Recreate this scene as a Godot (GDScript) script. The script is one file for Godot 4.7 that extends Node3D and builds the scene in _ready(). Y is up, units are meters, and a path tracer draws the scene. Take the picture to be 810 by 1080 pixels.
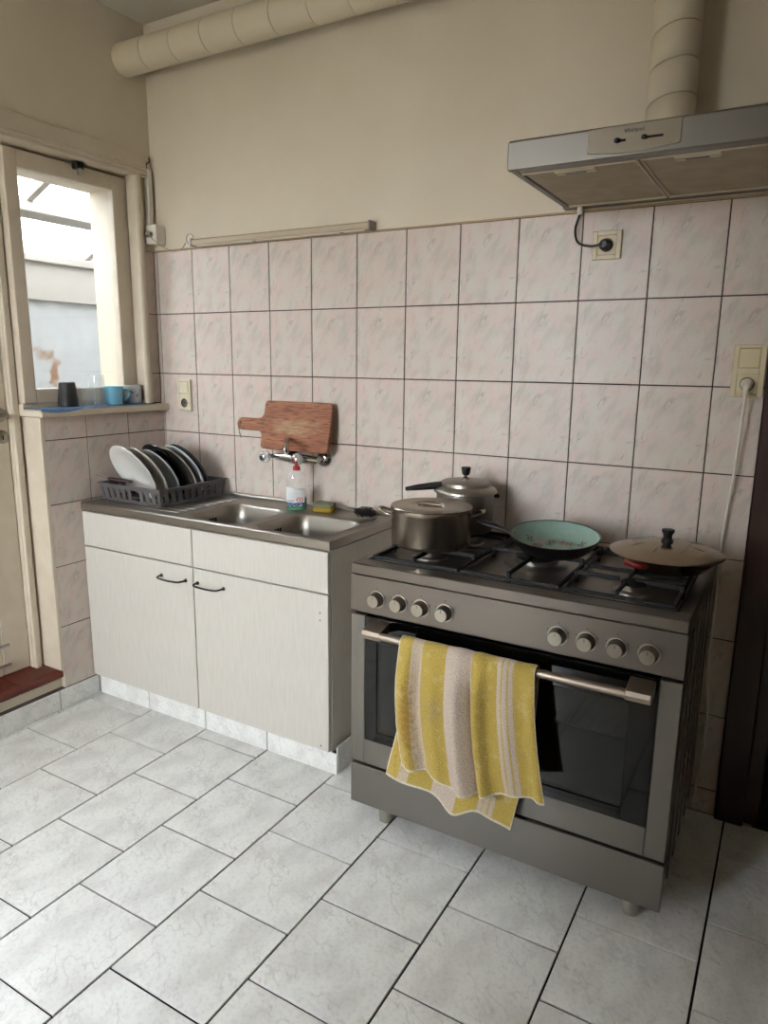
extends Node3D

# ---------------------------------------------------------------- helpers
var M := {}
var counts := {}
var tile_cache := {}
var box_cache := {}
var rng := RandomNumberGenerator.new()

func numbered(parent: Node, called: String) -> String:
	var key := str(parent.get_instance_id()) + called
	var n: int = counts.get(key, 0)
	counts[key] = n + 1
	return called if n == 0 else "%s_%03d" % [called, n]

func part(parent: Node, called: String, mesh: Mesh, mat: Material, pos := Vector3.ZERO, rot := Vector3.ZERO) -> MeshInstance3D:
	var o := MeshInstance3D.new()
	o.mesh = mesh
	o.material_override = mat
	o.name = numbered(parent, called)
	o.position = pos
	o.rotation = rot
	parent.add_child(o, true)
	return o

func thing(called: String, label: String, category: String, pos := Vector3.ZERO, turn := 0.0, group := "") -> Node3D:
	var o := Node3D.new()
	o.name = numbered(self, called)
	o.position = pos
	o.rotation.y = turn
	o.set_meta("label", label)
	o.set_meta("category", category)
	if group != "":
		o.set_meta("group", group)
	add_child(o, true)
	return o

func structure(called: String, label: String) -> Node3D:
	var o := Node3D.new()
	o.name = called
	o.set_meta("kind", "structure")
	o.set_meta("label", label)
	add_child(o, true)
	return o

class Mb:
	var st := SurfaceTool.new()
	func _init():
		st.begin(Mesh.PRIMITIVE_TRIANGLES)
		st.set_smooth_group(-1)
	func flat(): st.set_smooth_group(-1)
	func smooth(g := 0): st.set_smooth_group(g)
	func v(p: Vector3, uv := Vector2.ZERO):
		st.set_uv(uv)
		st.add_vertex(p)
	func tri(a: Vector3, b: Vector3, c: Vector3):
		v(a); v(b); v(c)
	func quad(a: Vector3, b: Vector3, c: Vector3, d: Vector3, ua := Vector2.ZERO, ub := Vector2.ZERO, uc := Vector2.ZERO, ud := Vector2.ZERO):
		v(a, ua); v(b, ub); v(c, uc)
		v(a, ua); v(c, uc); v(d, ud)
	func done() -> ArrayMesh:
		st.generate_normals()
		return st.commit()
	# chamfered box given by its corners lo, hi
	func box(lo: Vector3, hi: Vector3, b := 0.002):
		flat()
		var c := (lo + hi) * 0.5
		var h := (hi - lo) * 0.5
		h = h.abs()
		b = min(b, min(h.x, min(h.y, h.z)) * 0.9)
		var P := func(sx, sy, sz, ax):
			var q := Vector3(h.x * sx, h.y * sy, h.z * sz)
			if ax != 0: q.x -= b * sx
			if ax != 1: q.y -= b * sy
			if ax != 2: q.z -= b * sz
			return c + q
		for ax in 3:
			for s in [-1.0, 1.0]:
				var q := []
				for k in [[-1.0, -1.0], [1.0, -1.0], [1.0, 1.0], [-1.0, 1.0]]:
					var a := [0.0, 0.0, 0.0]
					a[ax] = s
					a[(ax + 1) % 3] = k[0]
					a[(ax + 2) % 3] = k[1]
					q.append(P.call(a[0], a[1], a[2], ax))
				if s > 0: quad(q[0], q[3], q[2], q[1])
				else: quad(q[0], q[1], q[2], q[3])
		# edges
		for ax in 3:
			var i := (ax + 1) % 3
			var j := (ax + 2) % 3
			for k in [[-1.0, -1.0], [1.0, -1.0], [1.0, 1.0], [-1.0, 1.0]]:
				var a := [0.0, 0.0, 0.0]
				a[i] = k[0]; a[j] = k[1]
				a[ax] = -1.0
				var p0 = P.call(a[0], a[1], a[2], i)
				var p1 = P.call(a[0], a[1], a[2], j)
				a[ax] = 1.0
				var p2 = P.call(a[0], a[1], a[2], j)
				var p3 = P.call(a[0], a[1], a[2], i)
				if k[0] * k[1] > 0: quad(p0, p3, p2, p1)
				else: quad(p0, p1, p2, p3)
		for sx in [-1.0, 1.0]:
			for sy in [-1.0, 1.0]:
				for sz in [-1.0, 1.0]:
					var a0 = P.call(sx, sy, sz, 0)
					var a1 = P.call(sx, sy, sz, 1)
					var a2 = P.call(sx, sy, sz, 2)
					if sx * sy * sz > 0: tri(a0, a2, a1)
					else: tri(a0, a1, a2)
	# surface of revolution about y; profile points (radius, height)
	func lathe(prof: Array, seg := 40, at := Vector3.ZERO, uvscale := 0.0, ax := Basis.IDENTITY, sharp := 0.7):
		var g := 1
		for i in range(prof.size() - 1):
			var p: Vector2 = prof[i]
			var q: Vector2 = prof[i + 1]
			if p.distance_to(q) < 1e-6: continue
			if i > 0:
				var d0: Vector2 = (prof[i] - prof[i - 1]).normalized()
				var d1: Vector2 = (q - p).normalized()
				if d0.dot(d1) < sharp: g += 1
			smooth(g)
			for k in seg:
				var a := TAU * k / seg
				var b := TAU * (k + 1) / seg
				var pa := Vector3(p.x * cos(a), p.y, p.x * sin(a))
				var pb := Vector3(p.x * cos(b), p.y, p.x * sin(b))
				var qa := Vector3(q.x * cos(a), q.y, q.x * sin(a))
				var qb := Vector3(q.x * cos(b), q.y, q.x * sin(b))
				var f := func(w: Vector3, s: float, t: float): return Vector2(w.x, w.z) * uvscale + Vector2(0.5, 0.5) if uvscale > 0.0 else Vector2(s, t)
				var s0 := float(k) / seg
				var s1 := float(k + 1) / seg
				var t0 := float(i) / (prof.size() - 1)
				var t1 := float(i + 1) / (prof.size() - 1)
				if p.x < 1e-6:
					v(at + ax * pa, f.call(pa, s0, t0)); v(at + ax * qb, f.call(qb, s1, t1)); v(at + ax * qa, f.call(qa, s0, t1))
				elif q.x < 1e-6:
					v(at + ax * pa, f.call(pa, s0, t0)); v(at + ax * pb, f.call(pb, s1, t0)); v(at + ax * qa, f.call(qa, s0, t1))
				else:
					quad(at + ax * pa, at + ax * pb, at + ax * qb, at + ax * qa, f.call(pa, s0, t0), f.call(pb, s1, t0), f.call(qb, s1, t1), f.call(qa, s0, t1))
	# tube along points; r is a number or an array of radii
	func tube(pts: Array, r, seg := 10, caps := true, flatten := 1.0):
		smooth(2)
		var n := pts.size()
		var rings := []
		var up := Vector3.UP
		var t0: Vector3 = (pts[1] - pts[0]).normalized()
		if abs(t0.dot(up)) > 0.95: up = Vector3.RIGHT
		var nx := t0.cross(up).normalized()
		for i in n:
			var t: Vector3
			if i == 0: t = t0
			elif i == n - 1: t = (pts[i] - pts[i - 1]).normalized()
			else: t = ((pts[i + 1] - pts[i]).normalized() + (pts[i] - pts[i - 1]).normalized()).normalized()
			nx = (nx - t * nx.dot(t)).normalized()
			var ny := t.cross(nx)
			var rad: float = r[i] if r is Array else r
			var ring := []
			for k in seg:
				var a := TAU * k / seg
				ring.append(pts[i] + nx * cos(a) * rad + ny * sin(a) * rad * flatten)
			rings.append(ring)
		loft(rings, caps)
	func loft(rings: Array, caps := true, closed := true):
		for i in range(rings.size() - 1):
			var A: Array = rings[i]
			var B: Array = rings[i + 1]
			var m := A.size()
			for k in (m if closed else m - 1):
				var l := (k + 1) % m
				var u0 := float(k) / m
				var u1 := float(k + 1) / m
				var v0 := float(i) / (rings.size() - 1)
				var v1 := float(i + 1) / (rings.size() - 1)
				quad(A[k], A[l], B[l], B[k], Vector2(u0, v0), Vector2(u1, v0), Vector2(u1, v1), Vector2(u0, v1))
		if caps:
			flat()
			for e in [0, rings.size() - 1]:
				var R: Array = rings[e]
				var c := Vector3.ZERO
				for p in R: c += p
				c /= R.size()
				for k in R.size():
					if e == 0: tri(c, R[(k + 1) % R.size()], R[k])
					else: tri(c, R[k], R[(k + 1) % R.size()])
	# polygon (x, y) extruded from z0 to z1 with a chamfer
	func prism(poly: PackedVector2Array, z0: float, z1: float, b := 0.0, uvs := 1.0, uvo := Vector2.ZERO):
		flat()
		var inner := poly
		if b > 0.0:
			inner = PackedVector2Array()
			var n := poly.size()
			var area := 0.0
			for i in n: area += poly[i].cross(poly[(i + 1) % n])
			var sg := 1.0 if area > 0 else -1.0
			for i in n:
				var d0 := (poly[i] - poly[(i + n - 1) % n]).normalized()
				var d1 := (poly[(i + 1) % n] - poly[i]).normalized()
				var nn := (Vector2(-d0.y, d0.x) + Vector2(-d1.y, d1.x)).normalized() * sg
				inner.append(poly[i] + nn * b)
		var idx := Geometry2D.triangulate_polygon(inner)
		for k in range(0, idx.size(), 3):
			for z in [z0, z1]:
				var a := inner[idx[k]]
				var c := inner[idx[k + 1]]
				var d := inner[idx[k + 2]]
				var w := [a, c, d] if z == z1 else [a, d, c]
				for p in w: v(Vector3(p.x, p.y, z), p * uvs + uvo)
		var lo := min(z0, z1) as float
		var hi := max(z0, z1) as float
		var levels := [[inner, lo], [poly, lo + b], [poly, hi - b], [inner, hi]] if b > 0.0 else [[poly, lo], [poly, hi]]
		for i in range(levels.size() - 1):
			var A = levels[i]
			var B = levels[i + 1]
			for k in poly.size():
				var l := (k + 1) % poly.size()
				quad(Vector3(A[0][k].x, A[0][k].y, A[1]), Vector3(A[0][l].x, A[0][l].y, A[1]), Vector3(B[0][l].x, B[0][l].y, B[1]), Vector3(B[0][k].x, B[0][k].y, B[1]), A[0][k] * uvs + uvo, A[0][l] * uvs + uvo, B[0][l] * uvs + uvo, B[0][k] * uvs + uvo)

func bx(lo: Vector3, hi: Vector3, b := 0.002) -> ArrayMesh:
	var key := str((hi - lo).snappedf(0.00001)) + str(b) + str(lo)
	if not box_cache.has(key):
		var m := Mb.new()
		m.box(lo, hi, b)
		box_cache[key] = m.done()
	return box_cache[key]

func turned(prof: Array, seg := 40, uvscale := 0.0) -> ArrayMesh:
	var m := Mb.new()
	m.lathe(prof, seg, Vector3.ZERO, uvscale)
	return m.done()

func pipe(pts: Array, r, seg := 10) -> ArrayMesh:
	var m := Mb.new()
	m.tube(pts, r, seg)
	return m.done()

func curve(pts: Array, n := 24) -> Array:
	# Catmull-Rom through the points
	var o := []
	var k := pts.size()
	for i in range(k - 1):
		var p0: Vector3 = pts[max(i - 1, 0)]
		var p1: Vector3 = pts[i]
		var p2: Vector3 = pts[i + 1]
		var p3: Vector3 = pts[min(i + 2, k - 1)]
		for j in n:
			o.append(p1.cubic_interpolate(p2, p0, p3, float(j) / n))
	o.append(pts[k - 1])
	return o

func rrect(w: float, h: float, r: float, seg := 6) -> PackedVector2Array:
	var o := PackedVector2Array()
	for q in [[1, 1, 0.0], [-1, 1, PI / 2], [-1, -1, PI], [1, -1, PI * 1.5]]:
		for k in seg + 1:
			var a: float = q[2] + PI / 2 * k / seg
			o.append(Vector2(q[0] * (w / 2 - r) + cos(a) * r, q[1] * (h / 2 - r) + sin(a) * r))
	return o

# a ceramic tile: glazed face toward +z, w by h, sides t deep; u0..v1 the piece of the print on it
func tile(w: float, h: float, t: float, b: float, uv := Rect2(0, 0, 1, 1)) -> ArrayMesh:
	var key := "%.4f %.4f %.4f %s" % [w, h, t, str(uv)]
	if tile_cache.has(key): return tile_cache[key]
	var m := Mb.new()
	var U := func(x: float, y: float): return uv.position + Vector2((x / w + 0.5) * uv.size.x, (0.5 - y / h) * uv.size.y)
	var s := [Vector2(-1, -1), Vector2(1, -1), Vector2(1, 1), Vector2(-1, 1)]
	var ring := func(inset: float, z: float):
		var o := []
		for c in s: o.append(Vector3(c.x * (w / 2 - inset), c.y * (h / 2 - inset), z))
		return o
	var lv := [ring.call(0.0, -t), ring.call(0.0, -b), ring.call(b, 0.0)]
	for i in 2:
		for k in 4:
			var l := (k + 1) % 4
			var q := [lv[i][k], lv[i][l], lv[i + 1][l], lv[i + 1][k]]
			m.quad(q[0], q[3], q[2], q[1], U.call(q[0].x, q[0].y), U.call(q[3].x, q[3].y), U.call(q[2].x, q[2].y), U.call(q[1].x, q[1].y))
	var f = lv[2]
	m.quad(f[0], f[3], f[2], f[1], U.call(f[0].x, f[0].y), U.call(f[3].x, f[3].y), U.call(f[2].x, f[2].y), U.call(f[1].x, f[1].y))
	tile_cache[key] = m.done()
	return tile_cache[key]

# ---------------------------------------------------------------- materials
func mat(c: Color, rough := 0.6, metal := 0.0) -> StandardMaterial3D:
	var m := StandardMaterial3D.new()
	m.albedo_color = c
	m.roughness = rough
	m.metallic = metal
	return m

func noise(sd: int, freq: float, oct := 4, type := FastNoiseLite.TYPE_SIMPLEX_SMOOTH) -> FastNoiseLite:
	var n := FastNoiseLite.new()
	n.seed = sd
	n.frequency = freq
	n.noise_type = type
	n.fractal_octaves = oct
	return n

func noise_tex(sd: int, freq: float, c0: Color, c1: Color, size := 256, oct := 4, cm: Variant = null) -> NoiseTexture2D:
	var t := NoiseTexture2D.new()
	t.width = size
	t.height = size
	t.seamless = true
	t.noise = noise(sd, freq, oct)
	var g := Gradient.new()
	g.set_color(0, c0)
	g.set_color(1, c1)
	if cm != null: g.add_point(0.5, cm)
	t.color_ramp = g
	return t

func grain(m: StandardMaterial3D, sd: int, freq: float, c0: Color, c1: Color, scale: Vector3, size := 256, oct := 4) -> StandardMaterial3D:
	m.albedo_color = Color.WHITE
	m.albedo_texture = noise_tex(sd, freq, c0, c1, size, oct)
	m.uv1_triplanar = true
	m.uv1_scale = scale
	return m

func img_tex(w: int, h: int, f: Callable) -> ImageTexture:
	var im := Image.create(w, h, false, Image.FORMAT_RGB8)
	for y in h:
		for x in w:
			im.set_pixel(x, y, f.call(x, y))
	im.generate_mipmaps()
	return ImageTexture.create_from_image(im)

func make_materials():
	# painted plaster, slightly uneven cream paint
	for it in [["plaster", Color(0.815, 0.765, 0.68), Color(0.855, 0.81, 0.73), 11], ["ceiling", Color(0.80, 0.77, 0.71), Color(0.84, 0.81, 0.755), 12]]:
		var m := mat(Color.WHITE, 0.75)
		grain(m, it[3], 0.006, it[1], it[2], Vector3(0.45, 0.45, 0.45), 512, 5)
		m.uv1_world_triplanar = true
		M[it[0]] = m
	M.white_wall = mat(Color(0.76, 0.73, 0.68), 0.8)
	M.grout = mat(Color(0.25, 0.21, 0.185), 0.9)
	M.floor_grout = mat(Color(0.07, 0.066, 0.063), 0.9)
	# wall tiles: pinkish beige print with diagonal veins
	M.wall_tile = []
	for k in 3:
		var a := noise(100 + k, 0.016, 3)
		var b := noise(140, 0.024, 4)
		var c := noise(180, 0.016, 4)
		var d := noise(190 + k, 0.12, 2)
		var off := k * 37.0
		var tx := img_tex(160, 200, func(x, y):
			var u: float = (x * 0.9 + y * 0.42)
			var w: float = (-x * 0.45 + y * 0.9)
			var pink: float = clamp(a.get_noise_2d(x, y * 0.8) * 1.1 + 0.35 + (0.25 if y < 70 else 0.0) * (1.0 - y / 70.0), 0.0, 1.0)
			var col := Color(0.79, 0.75, 0.70).lerp(Color(0.805, 0.715, 0.675), pink)
			var cloud: float = b.get_noise_2d(u * 0.9 + off, w * 0.38)
			col = col.lerp(Color(0.71, 0.67, 0.62), clamp(cloud * 1.3, 0.0, 0.75))
			var vein: float = 1.0 - clamp(abs(c.get_noise_2d(u * 1.2 + 300.0 + off * 0.1, w * 0.3)) * 16.0, 0.0, 1.0)
			var gate: float = clamp(b.get_noise_2d(x * 0.7 + 900.0, y * 0.7) * 3.0, 0.0, 1.0)
			col = col.lerp(Color(0.57, 0.53, 0.49), vein * gate * 0.5)
			col = col.lightened(clamp(d.get_noise_2d(x, y) * 0.08, 0.0, 0.05))
			return col)
		var m := mat(Color.WHITE, 0.38)
		m.albedo_texture = tx
		M.wall_tile.append(m)
	# floor tiles: white with faint grey marbling
	M.floor_tile = []
	for k in 5:
		var a := noise(300 + k * 7, 0.009, 3)
		var b := noise(340 + k * 7, 0.011, 4)
		var d := noise(390 + k, 0.08, 3)
		var tx := img_tex(224, 224, func(x, y):
			var col := Color(0.915, 0.91, 0.89)
			col = col.lerp(Color(0.85, 0.84, 0.82), clamp(a.get_noise_2d(x * 1.2, y * 0.8) * 1.2 + 0.25, 0.0, 1.0))
			var n: float = b.get_noise_2d((x + y) * 0.55 + 500.0, (y - x) * 1.25)
			var vein: float = 1.0 - clamp(abs(n) * 10.0, 0.0, 1.0)
			var gate: float = clamp(a.get_noise_2d(x + 700.0, y) * 2.5 + 0.35, 0.0, 1.0)
			col = col.lerp(Color(0.60, 0.585, 0.565), vein * gate * 0.24)
			var v2: float = 1.0 - clamp(abs(a.get_noise_2d(y * 1.5 + 90.0, x * 1.1)) * 18.0, 0.0, 1.0)
			col = col.lerp(Color(0.66, 0.645, 0.625), v2 * 0.07)
			col = col.darkened(clamp(d.get_noise_2d(x, y) * 0.08, 0.0, 0.05))
			return col)
		var m := mat(Color.WHITE, 0.3)
		m.albedo_texture = tx
		M.floor_tile.append(m)
	M.cabinet = grain(mat(Color.WHITE, 0.45), 21, 0.05, Color(0.755, 0.73, 0.69), Color(0.79, 0.765, 0.725), Vector3(6, 0.6, 6))
	M.cab_edge = mat(Color(0.55, 0.49, 0.41), 0.7)
	# painted joinery of the window and the door
	M.joinery = grain(mat(Color.WHITE, 0.45), 25, 0.02, Color(0.77, 0.715, 0.63), Color(0.815, 0.765, 0.685), Vector3(1.5, 1.5, 1.5))
	M.white_plastic = mat(Color(0.86, 0.83, 0.78), 0.4)
	M.cream_plastic = mat(Color(0.80, 0.74, 0.60), 0.4)
	M.pale_plastic = mat(Color(0.83, 0.79, 0.69), 0.4)
	M.dark_hole = mat(Color(0.05, 0.045, 0.04), 0.8)
	M.black_plastic = mat(Color(0.045, 0.043, 0.042), 0.42)
	M.iron = mat(Color(0.03, 0.029, 0.028), 0.6)
	# steels: metal with brushed unevenness in its gloss
	for it in [["steel", Color(0.44, 0.415, 0.39), 0.34, Vector3(0.6, 9, 9)], ["steel_v", Color(0.52, 0.505, 0.485), 0.34, Vector3(9, 0.6, 9)], ["sink_steel", Color(0.62, 0.595, 0.56), 0.38, Vector3(0.8, 6, 6)], ["pot_steel", Color(0.66, 0.62, 0.57), 0.27, Vector3(2, 2, 2)], ["aluminium", Color(0.62, 0.60, 0.57), 0.38, Vector3(4, 4, 4)]]:
		var m := mat(it[1], 1.0, 1.0)
		m.roughness_texture = noise_tex(40 + M.size(), 0.04, Color.WHITE * (it[2] - 0.025), Color.WHITE * (it[2] + 0.03), 256, 3)
		m.uv1_triplanar = true
		m.uv1_scale = it[3]
		if it[0] == "pot_steel" or it[0] == "aluminium":
			m = mat(it[1], it[2], 1.0)
		M[it[0]] = m
	M.chrome = mat(Color(0.74, 0.73, 0.71), 0.1, 1.0)
	M.knob_steel = mat(Color(0.62, 0.595, 0.55), 0.28, 1.0)
	M.satin = mat(Color(0.62, 0.57, 0.52), 0.42, 1.0)
	M.hood_grey = mat(Color(0.49, 0.47, 0.44), 0.35, 0.6)
	M.black_glass = mat(Color(0.012, 0.012, 0.013), 0.06)
	var g := mat(Color(0.10, 0.105, 0.10, 0.55), 0.05)
	g.transparency = BaseMaterial3D.TRANSPARENCY_ALPHA
	M.oven_glass = g
	g = mat(Color(0.93, 0.96, 0.96, 0.07), 0.03)
	g.transparency = BaseMaterial3D.TRANSPARENCY_ALPHA
	M.pane = g
	g = mat(Color(0.90, 0.92, 0.93, 0.42), 0.4)
	g.backlight_enabled = true
	g.backlight = Color(0.3, 0.3, 0.3)
	g.transparency = BaseMaterial3D.TRANSPARENCY_ALPHA
	M.roof_pane = g
	g = mat(Color(0.90, 0.93, 0.93, 0.10), 0.04)
	g.transparency = BaseMaterial3D.TRANSPARENCY_ALPHA
	M.clear = g
	g = mat(Color(0.93, 0.94, 0.94, 0.35), 0.08)
	g.transparency = BaseMaterial3D.TRANSPARENCY_ALPHA
	M.crystal = g
	M.red_step = grain(mat(Color.WHITE, 0.4), 61, 0.05, Color(0.30, 0.10, 0.065), Color(0.42, 0.155, 0.10), Vector3(3, 3, 3))
	M.dark_wood = grain(mat(Color.WHITE, 0.35), 62, 0.03, Color(0.13, 0.055, 0.035), Color(0.21, 0.085, 0.055), Vector3(6, 0.5, 6))
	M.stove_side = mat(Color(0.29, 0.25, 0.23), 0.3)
	M.white_enamel = mat(Color(0.74, 0.73, 0.70), 0.3)
	M.duct = mat(Color(0.80, 0.75, 0.655), 0.45)
	M.outside = grain(mat(Color.WHITE, 0.9), 70, 0.03, Color(0.62, 0.615, 0.595), Color(0.70, 0.695, 0.68), Vector3(0.8, 0.8, 0.8), 256, 5)
	M.outside_trim = mat(Color(0.63, 0.60, 0.56), 0.7)
	M.paving = mat(Color(0.55, 0.54, 0.51), 0.9)

# ---------------------------------------------------------------- scene
func _ready():
	rng.seed = 7
	# camera
	var cam := Camera3D.new()
	cam.name = "camera"
	cam.position = Vector3(2.2214, 1.3758, 2.2458)
	cam.rotation_order = EULER_ORDER_YXZ
	cam.rotation = Vector3(-0.2061, 0.5239, 0.0124)
	cam.fov = rad_to_deg(2.0 * atan(540.0 / 748.32))
	cam.near = 0.02
	add_child(cam)
	cam.current = true
	# overcast daylight
	var env := Environment.new()
	var sky := Sky.new()
	var sm := ProceduralSkyMaterial.new()
	sm.sky_top_color = Color(0.925, 0.96, 1.0)
	sm.sky_horizon_color = Color(0.935, 0.965, 1.0)
	sm.ground_bottom_color = Color(0.45, 0.44, 0.42)
	sm.ground_horizon_color = Color(0.55, 0.54, 0.52)
	sm.sky_energy_multiplier = 5.0
	sm.ground_energy_multiplier = 5.0
	sky.sky_material = sm
	env.background_mode = Environment.BG_SKY
	env.sky = sky
	env.tonemap_mode = Environment.TONE_MAPPER_LINEAR
	env.tonemap_exposure = 0.82
	env.sdfgi_enabled = true
	env.ssao_enabled = true
	env.ssil_enabled = true
	var we := WorldEnvironment.new()
	we.name = "environment"
	we.environment = env
	add_child(we)

	make_materials()
	build_shell()
	build_floor()
	build_wall_back()
	build_wall_left()
	build_window()
	build_door()
	build_outside()
	build_doorway()
	build_ducts()
	build_hood()
	build_sink()
	build_stove()
	build_sink_things()
	build_stove_things()
	build_sill_things()
	build_electrics()
	build_towel()

const XR := 3.5      # right wall
const ZF := 4.2      # wall behind the camera
const H := 2.69
const W2A := 0.05    # window behind the photographer: left, right and sill
const W2B := 1.2
const W2Y := 0.75

func build_shell():
	var c := structure("ceiling", "pale painted ceiling")
	part(c, "slab", bx(Vector3(-0.46, H, -0.15), Vector3(XR + 0.15, H + 0.15, ZF + 0.15), 0.0), M.ceiling)
	var r := structure("wall_right", "cream plaster wall opposite the window")
	part(r, "plaster", bx(Vector3(XR, -0.1, -0.15), Vector3(XR + 0.15, H, ZF + 0.15), 0.0), M.white_wall)
	var f := structure("wall_front", "cream plaster wall facing the tiled wall")
	var m := Mb.new()
	m.box(Vector3(-0.46, -0.1, ZF), Vector3(W2A - 0.03, H, ZF + 0.15), 0.0)
	m.box(Vector3(W2B + 0.03, -0.1, ZF), Vector3(XR, H, ZF + 0.15), 0.0)
	m.box(Vector3(W2A - 0.03, -0.1, ZF), Vector3(W2B + 0.03, W2Y, ZF + 0.15), 0.0)
	m.box(Vector3(W2A - 0.03, 2.45, ZF), Vector3(W2B + 0.03, H, ZF + 0.15), 0.0)
	m.box(Vector3(1.24, -0.1, 2.65), Vector3(XR, H, ZF), 0.0)   # the photographer's back wall
	part(f, "plaster", m.done(), M.plaster)

func build_floor():
	var f := structure("floor", "white marbled floor tiles laid in staggered rows with dark joints")
	part(f, "screed", bx(Vector3(-0.46, -0.12, -0.15), Vector3(XR, -0.0048, ZF), 0.0), M.floor_grout)
	var sx := 0.2941
	var sz := 0.2883
	var x0 := 0.1047
	var gap := 0.0055
	for g in range(-2, 12):
		var off := 0.0585 if g % 2 == 0 else 0.1992
		var xa := x0 + g * sx
		var xb := xa + sx
		var ca: float = max(xa, -0.222)
		var cb: float = min(xb, XR)
		if cb - ca < 0.02: continue
		for k in range(-2, 16):
			var za := off + k * sz
			var zb := za + sz
			var da: float = max(za, 0.0)
			var db: float = min(zb, ZF)
			if db - da < 0.02: continue
			var full := cb - ca > sx - 0.001 and db - da > sz - 0.001
			var jj := Vector3.ZERO if not full else Vector3(rng.randf_range(-0.0006, 0.0006), rng.randf_range(-0.0004, 0.0004), rng.randf_range(-0.0008, 0.0008))
			var uv := Rect2((ca - xa) / sx, (da - za) / sz, (cb - ca) / sx, (db - da) / sz)
			var o := part(f, "floor_tile", tile(cb - ca - gap, db - da - gap, 0.006, 0.0008, uv), M.floor_tile[rng.randi() % 5], Vector3((ca + cb) / 2, 0, (da + db) / 2) + jj, Vector3(-PI / 2, 0, 0))
			if full and rng.randf() < 0.5:
				o.rotate_object_local(Vector3(0, 0, 1), PI)

const TW := 0.2
const TH := 0.2483
const TY := 1.5711   # height of the first joint below the top row
const T_TOP := 1.825

func wall_row_edges() -> Array:
	var e := [T_TOP]
	var y := TY
	while y > 0.02:
		e.append(y)
		y -= TH
	e.append(0.0)
	return e

func build_wall_back():
	var w := structure("wall_back", "cream plaster wall tiled to above head height with pinkish marbled tiles")
	# plaster wall with the doorway at its right end
	var m := Mb.new()
	m.box(Vector3(-0.46, -0.1, -0.15), Vector3(2.24, H, -0.008), 0.0)
	m.box(Vector3(2.24, 2.1, -0.15), Vector3(3.1, H, -0.008), 0.0)
	m.box(Vector3(3.1, -0.1, -0.15), Vector3(XR, H, -0.008), 0.0)
	part(w, "plaster", m.done(), M.plaster)
	part(w, "grout_bed", bx(Vector3(-0.225, 0, -0.01), Vector3(2.135, T_TOP, -0.0028), 0.0), M.grout)
	# thin paint-smeared top edge of the tiling
	part(w, "edge_strip", bx(Vector3(-0.22, T_TOP, -0.01), Vector3(2.135, T_TOP + 0.006, 0.0), 0.001), mat(Color(0.68, 0.58, 0.44), 0.7))
	var rows := wall_row_edges()
	var gap := 0.0034
	for i in range(-2, 11):
		var xa := i * TW
		var xb := xa + TW
		var ca: float = max(xa, -0.222)
		var cb: float = min(xb, 2.134)
		if cb - ca < 0.015: continue
		for r in range(rows.size() - 1):
			var yt: float = rows[r]
			var yb: float = rows[r + 1]
			var hh := yt - yb
			if hh < 0.01: continue
			var u := Rect2((ca - xa) / TW, 0.0 if hh < TH - 0.01 and r > 0 else 1.0 - min(hh / TH, 1.0), (cb - ca) / TW, min(hh / TH, 1.0))
			var p := Vector3((ca + cb) / 2, (yt + yb) / 2, rng.randf_range(-0.0003, 0.0003))
			part(w, "wall_tile", tile(cb - ca - gap, hh - gap, 0.006, 0.0011, u), M.wall_tile[rng.randi() % 3], p, Vector3(rng.randf_range(-0.002, 0.002), rng.randf_range(-0.002, 0.002), 0))

const LX := -0.205   # face of the ledge tiles
const UX := -0.222   # plaster face above

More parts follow.
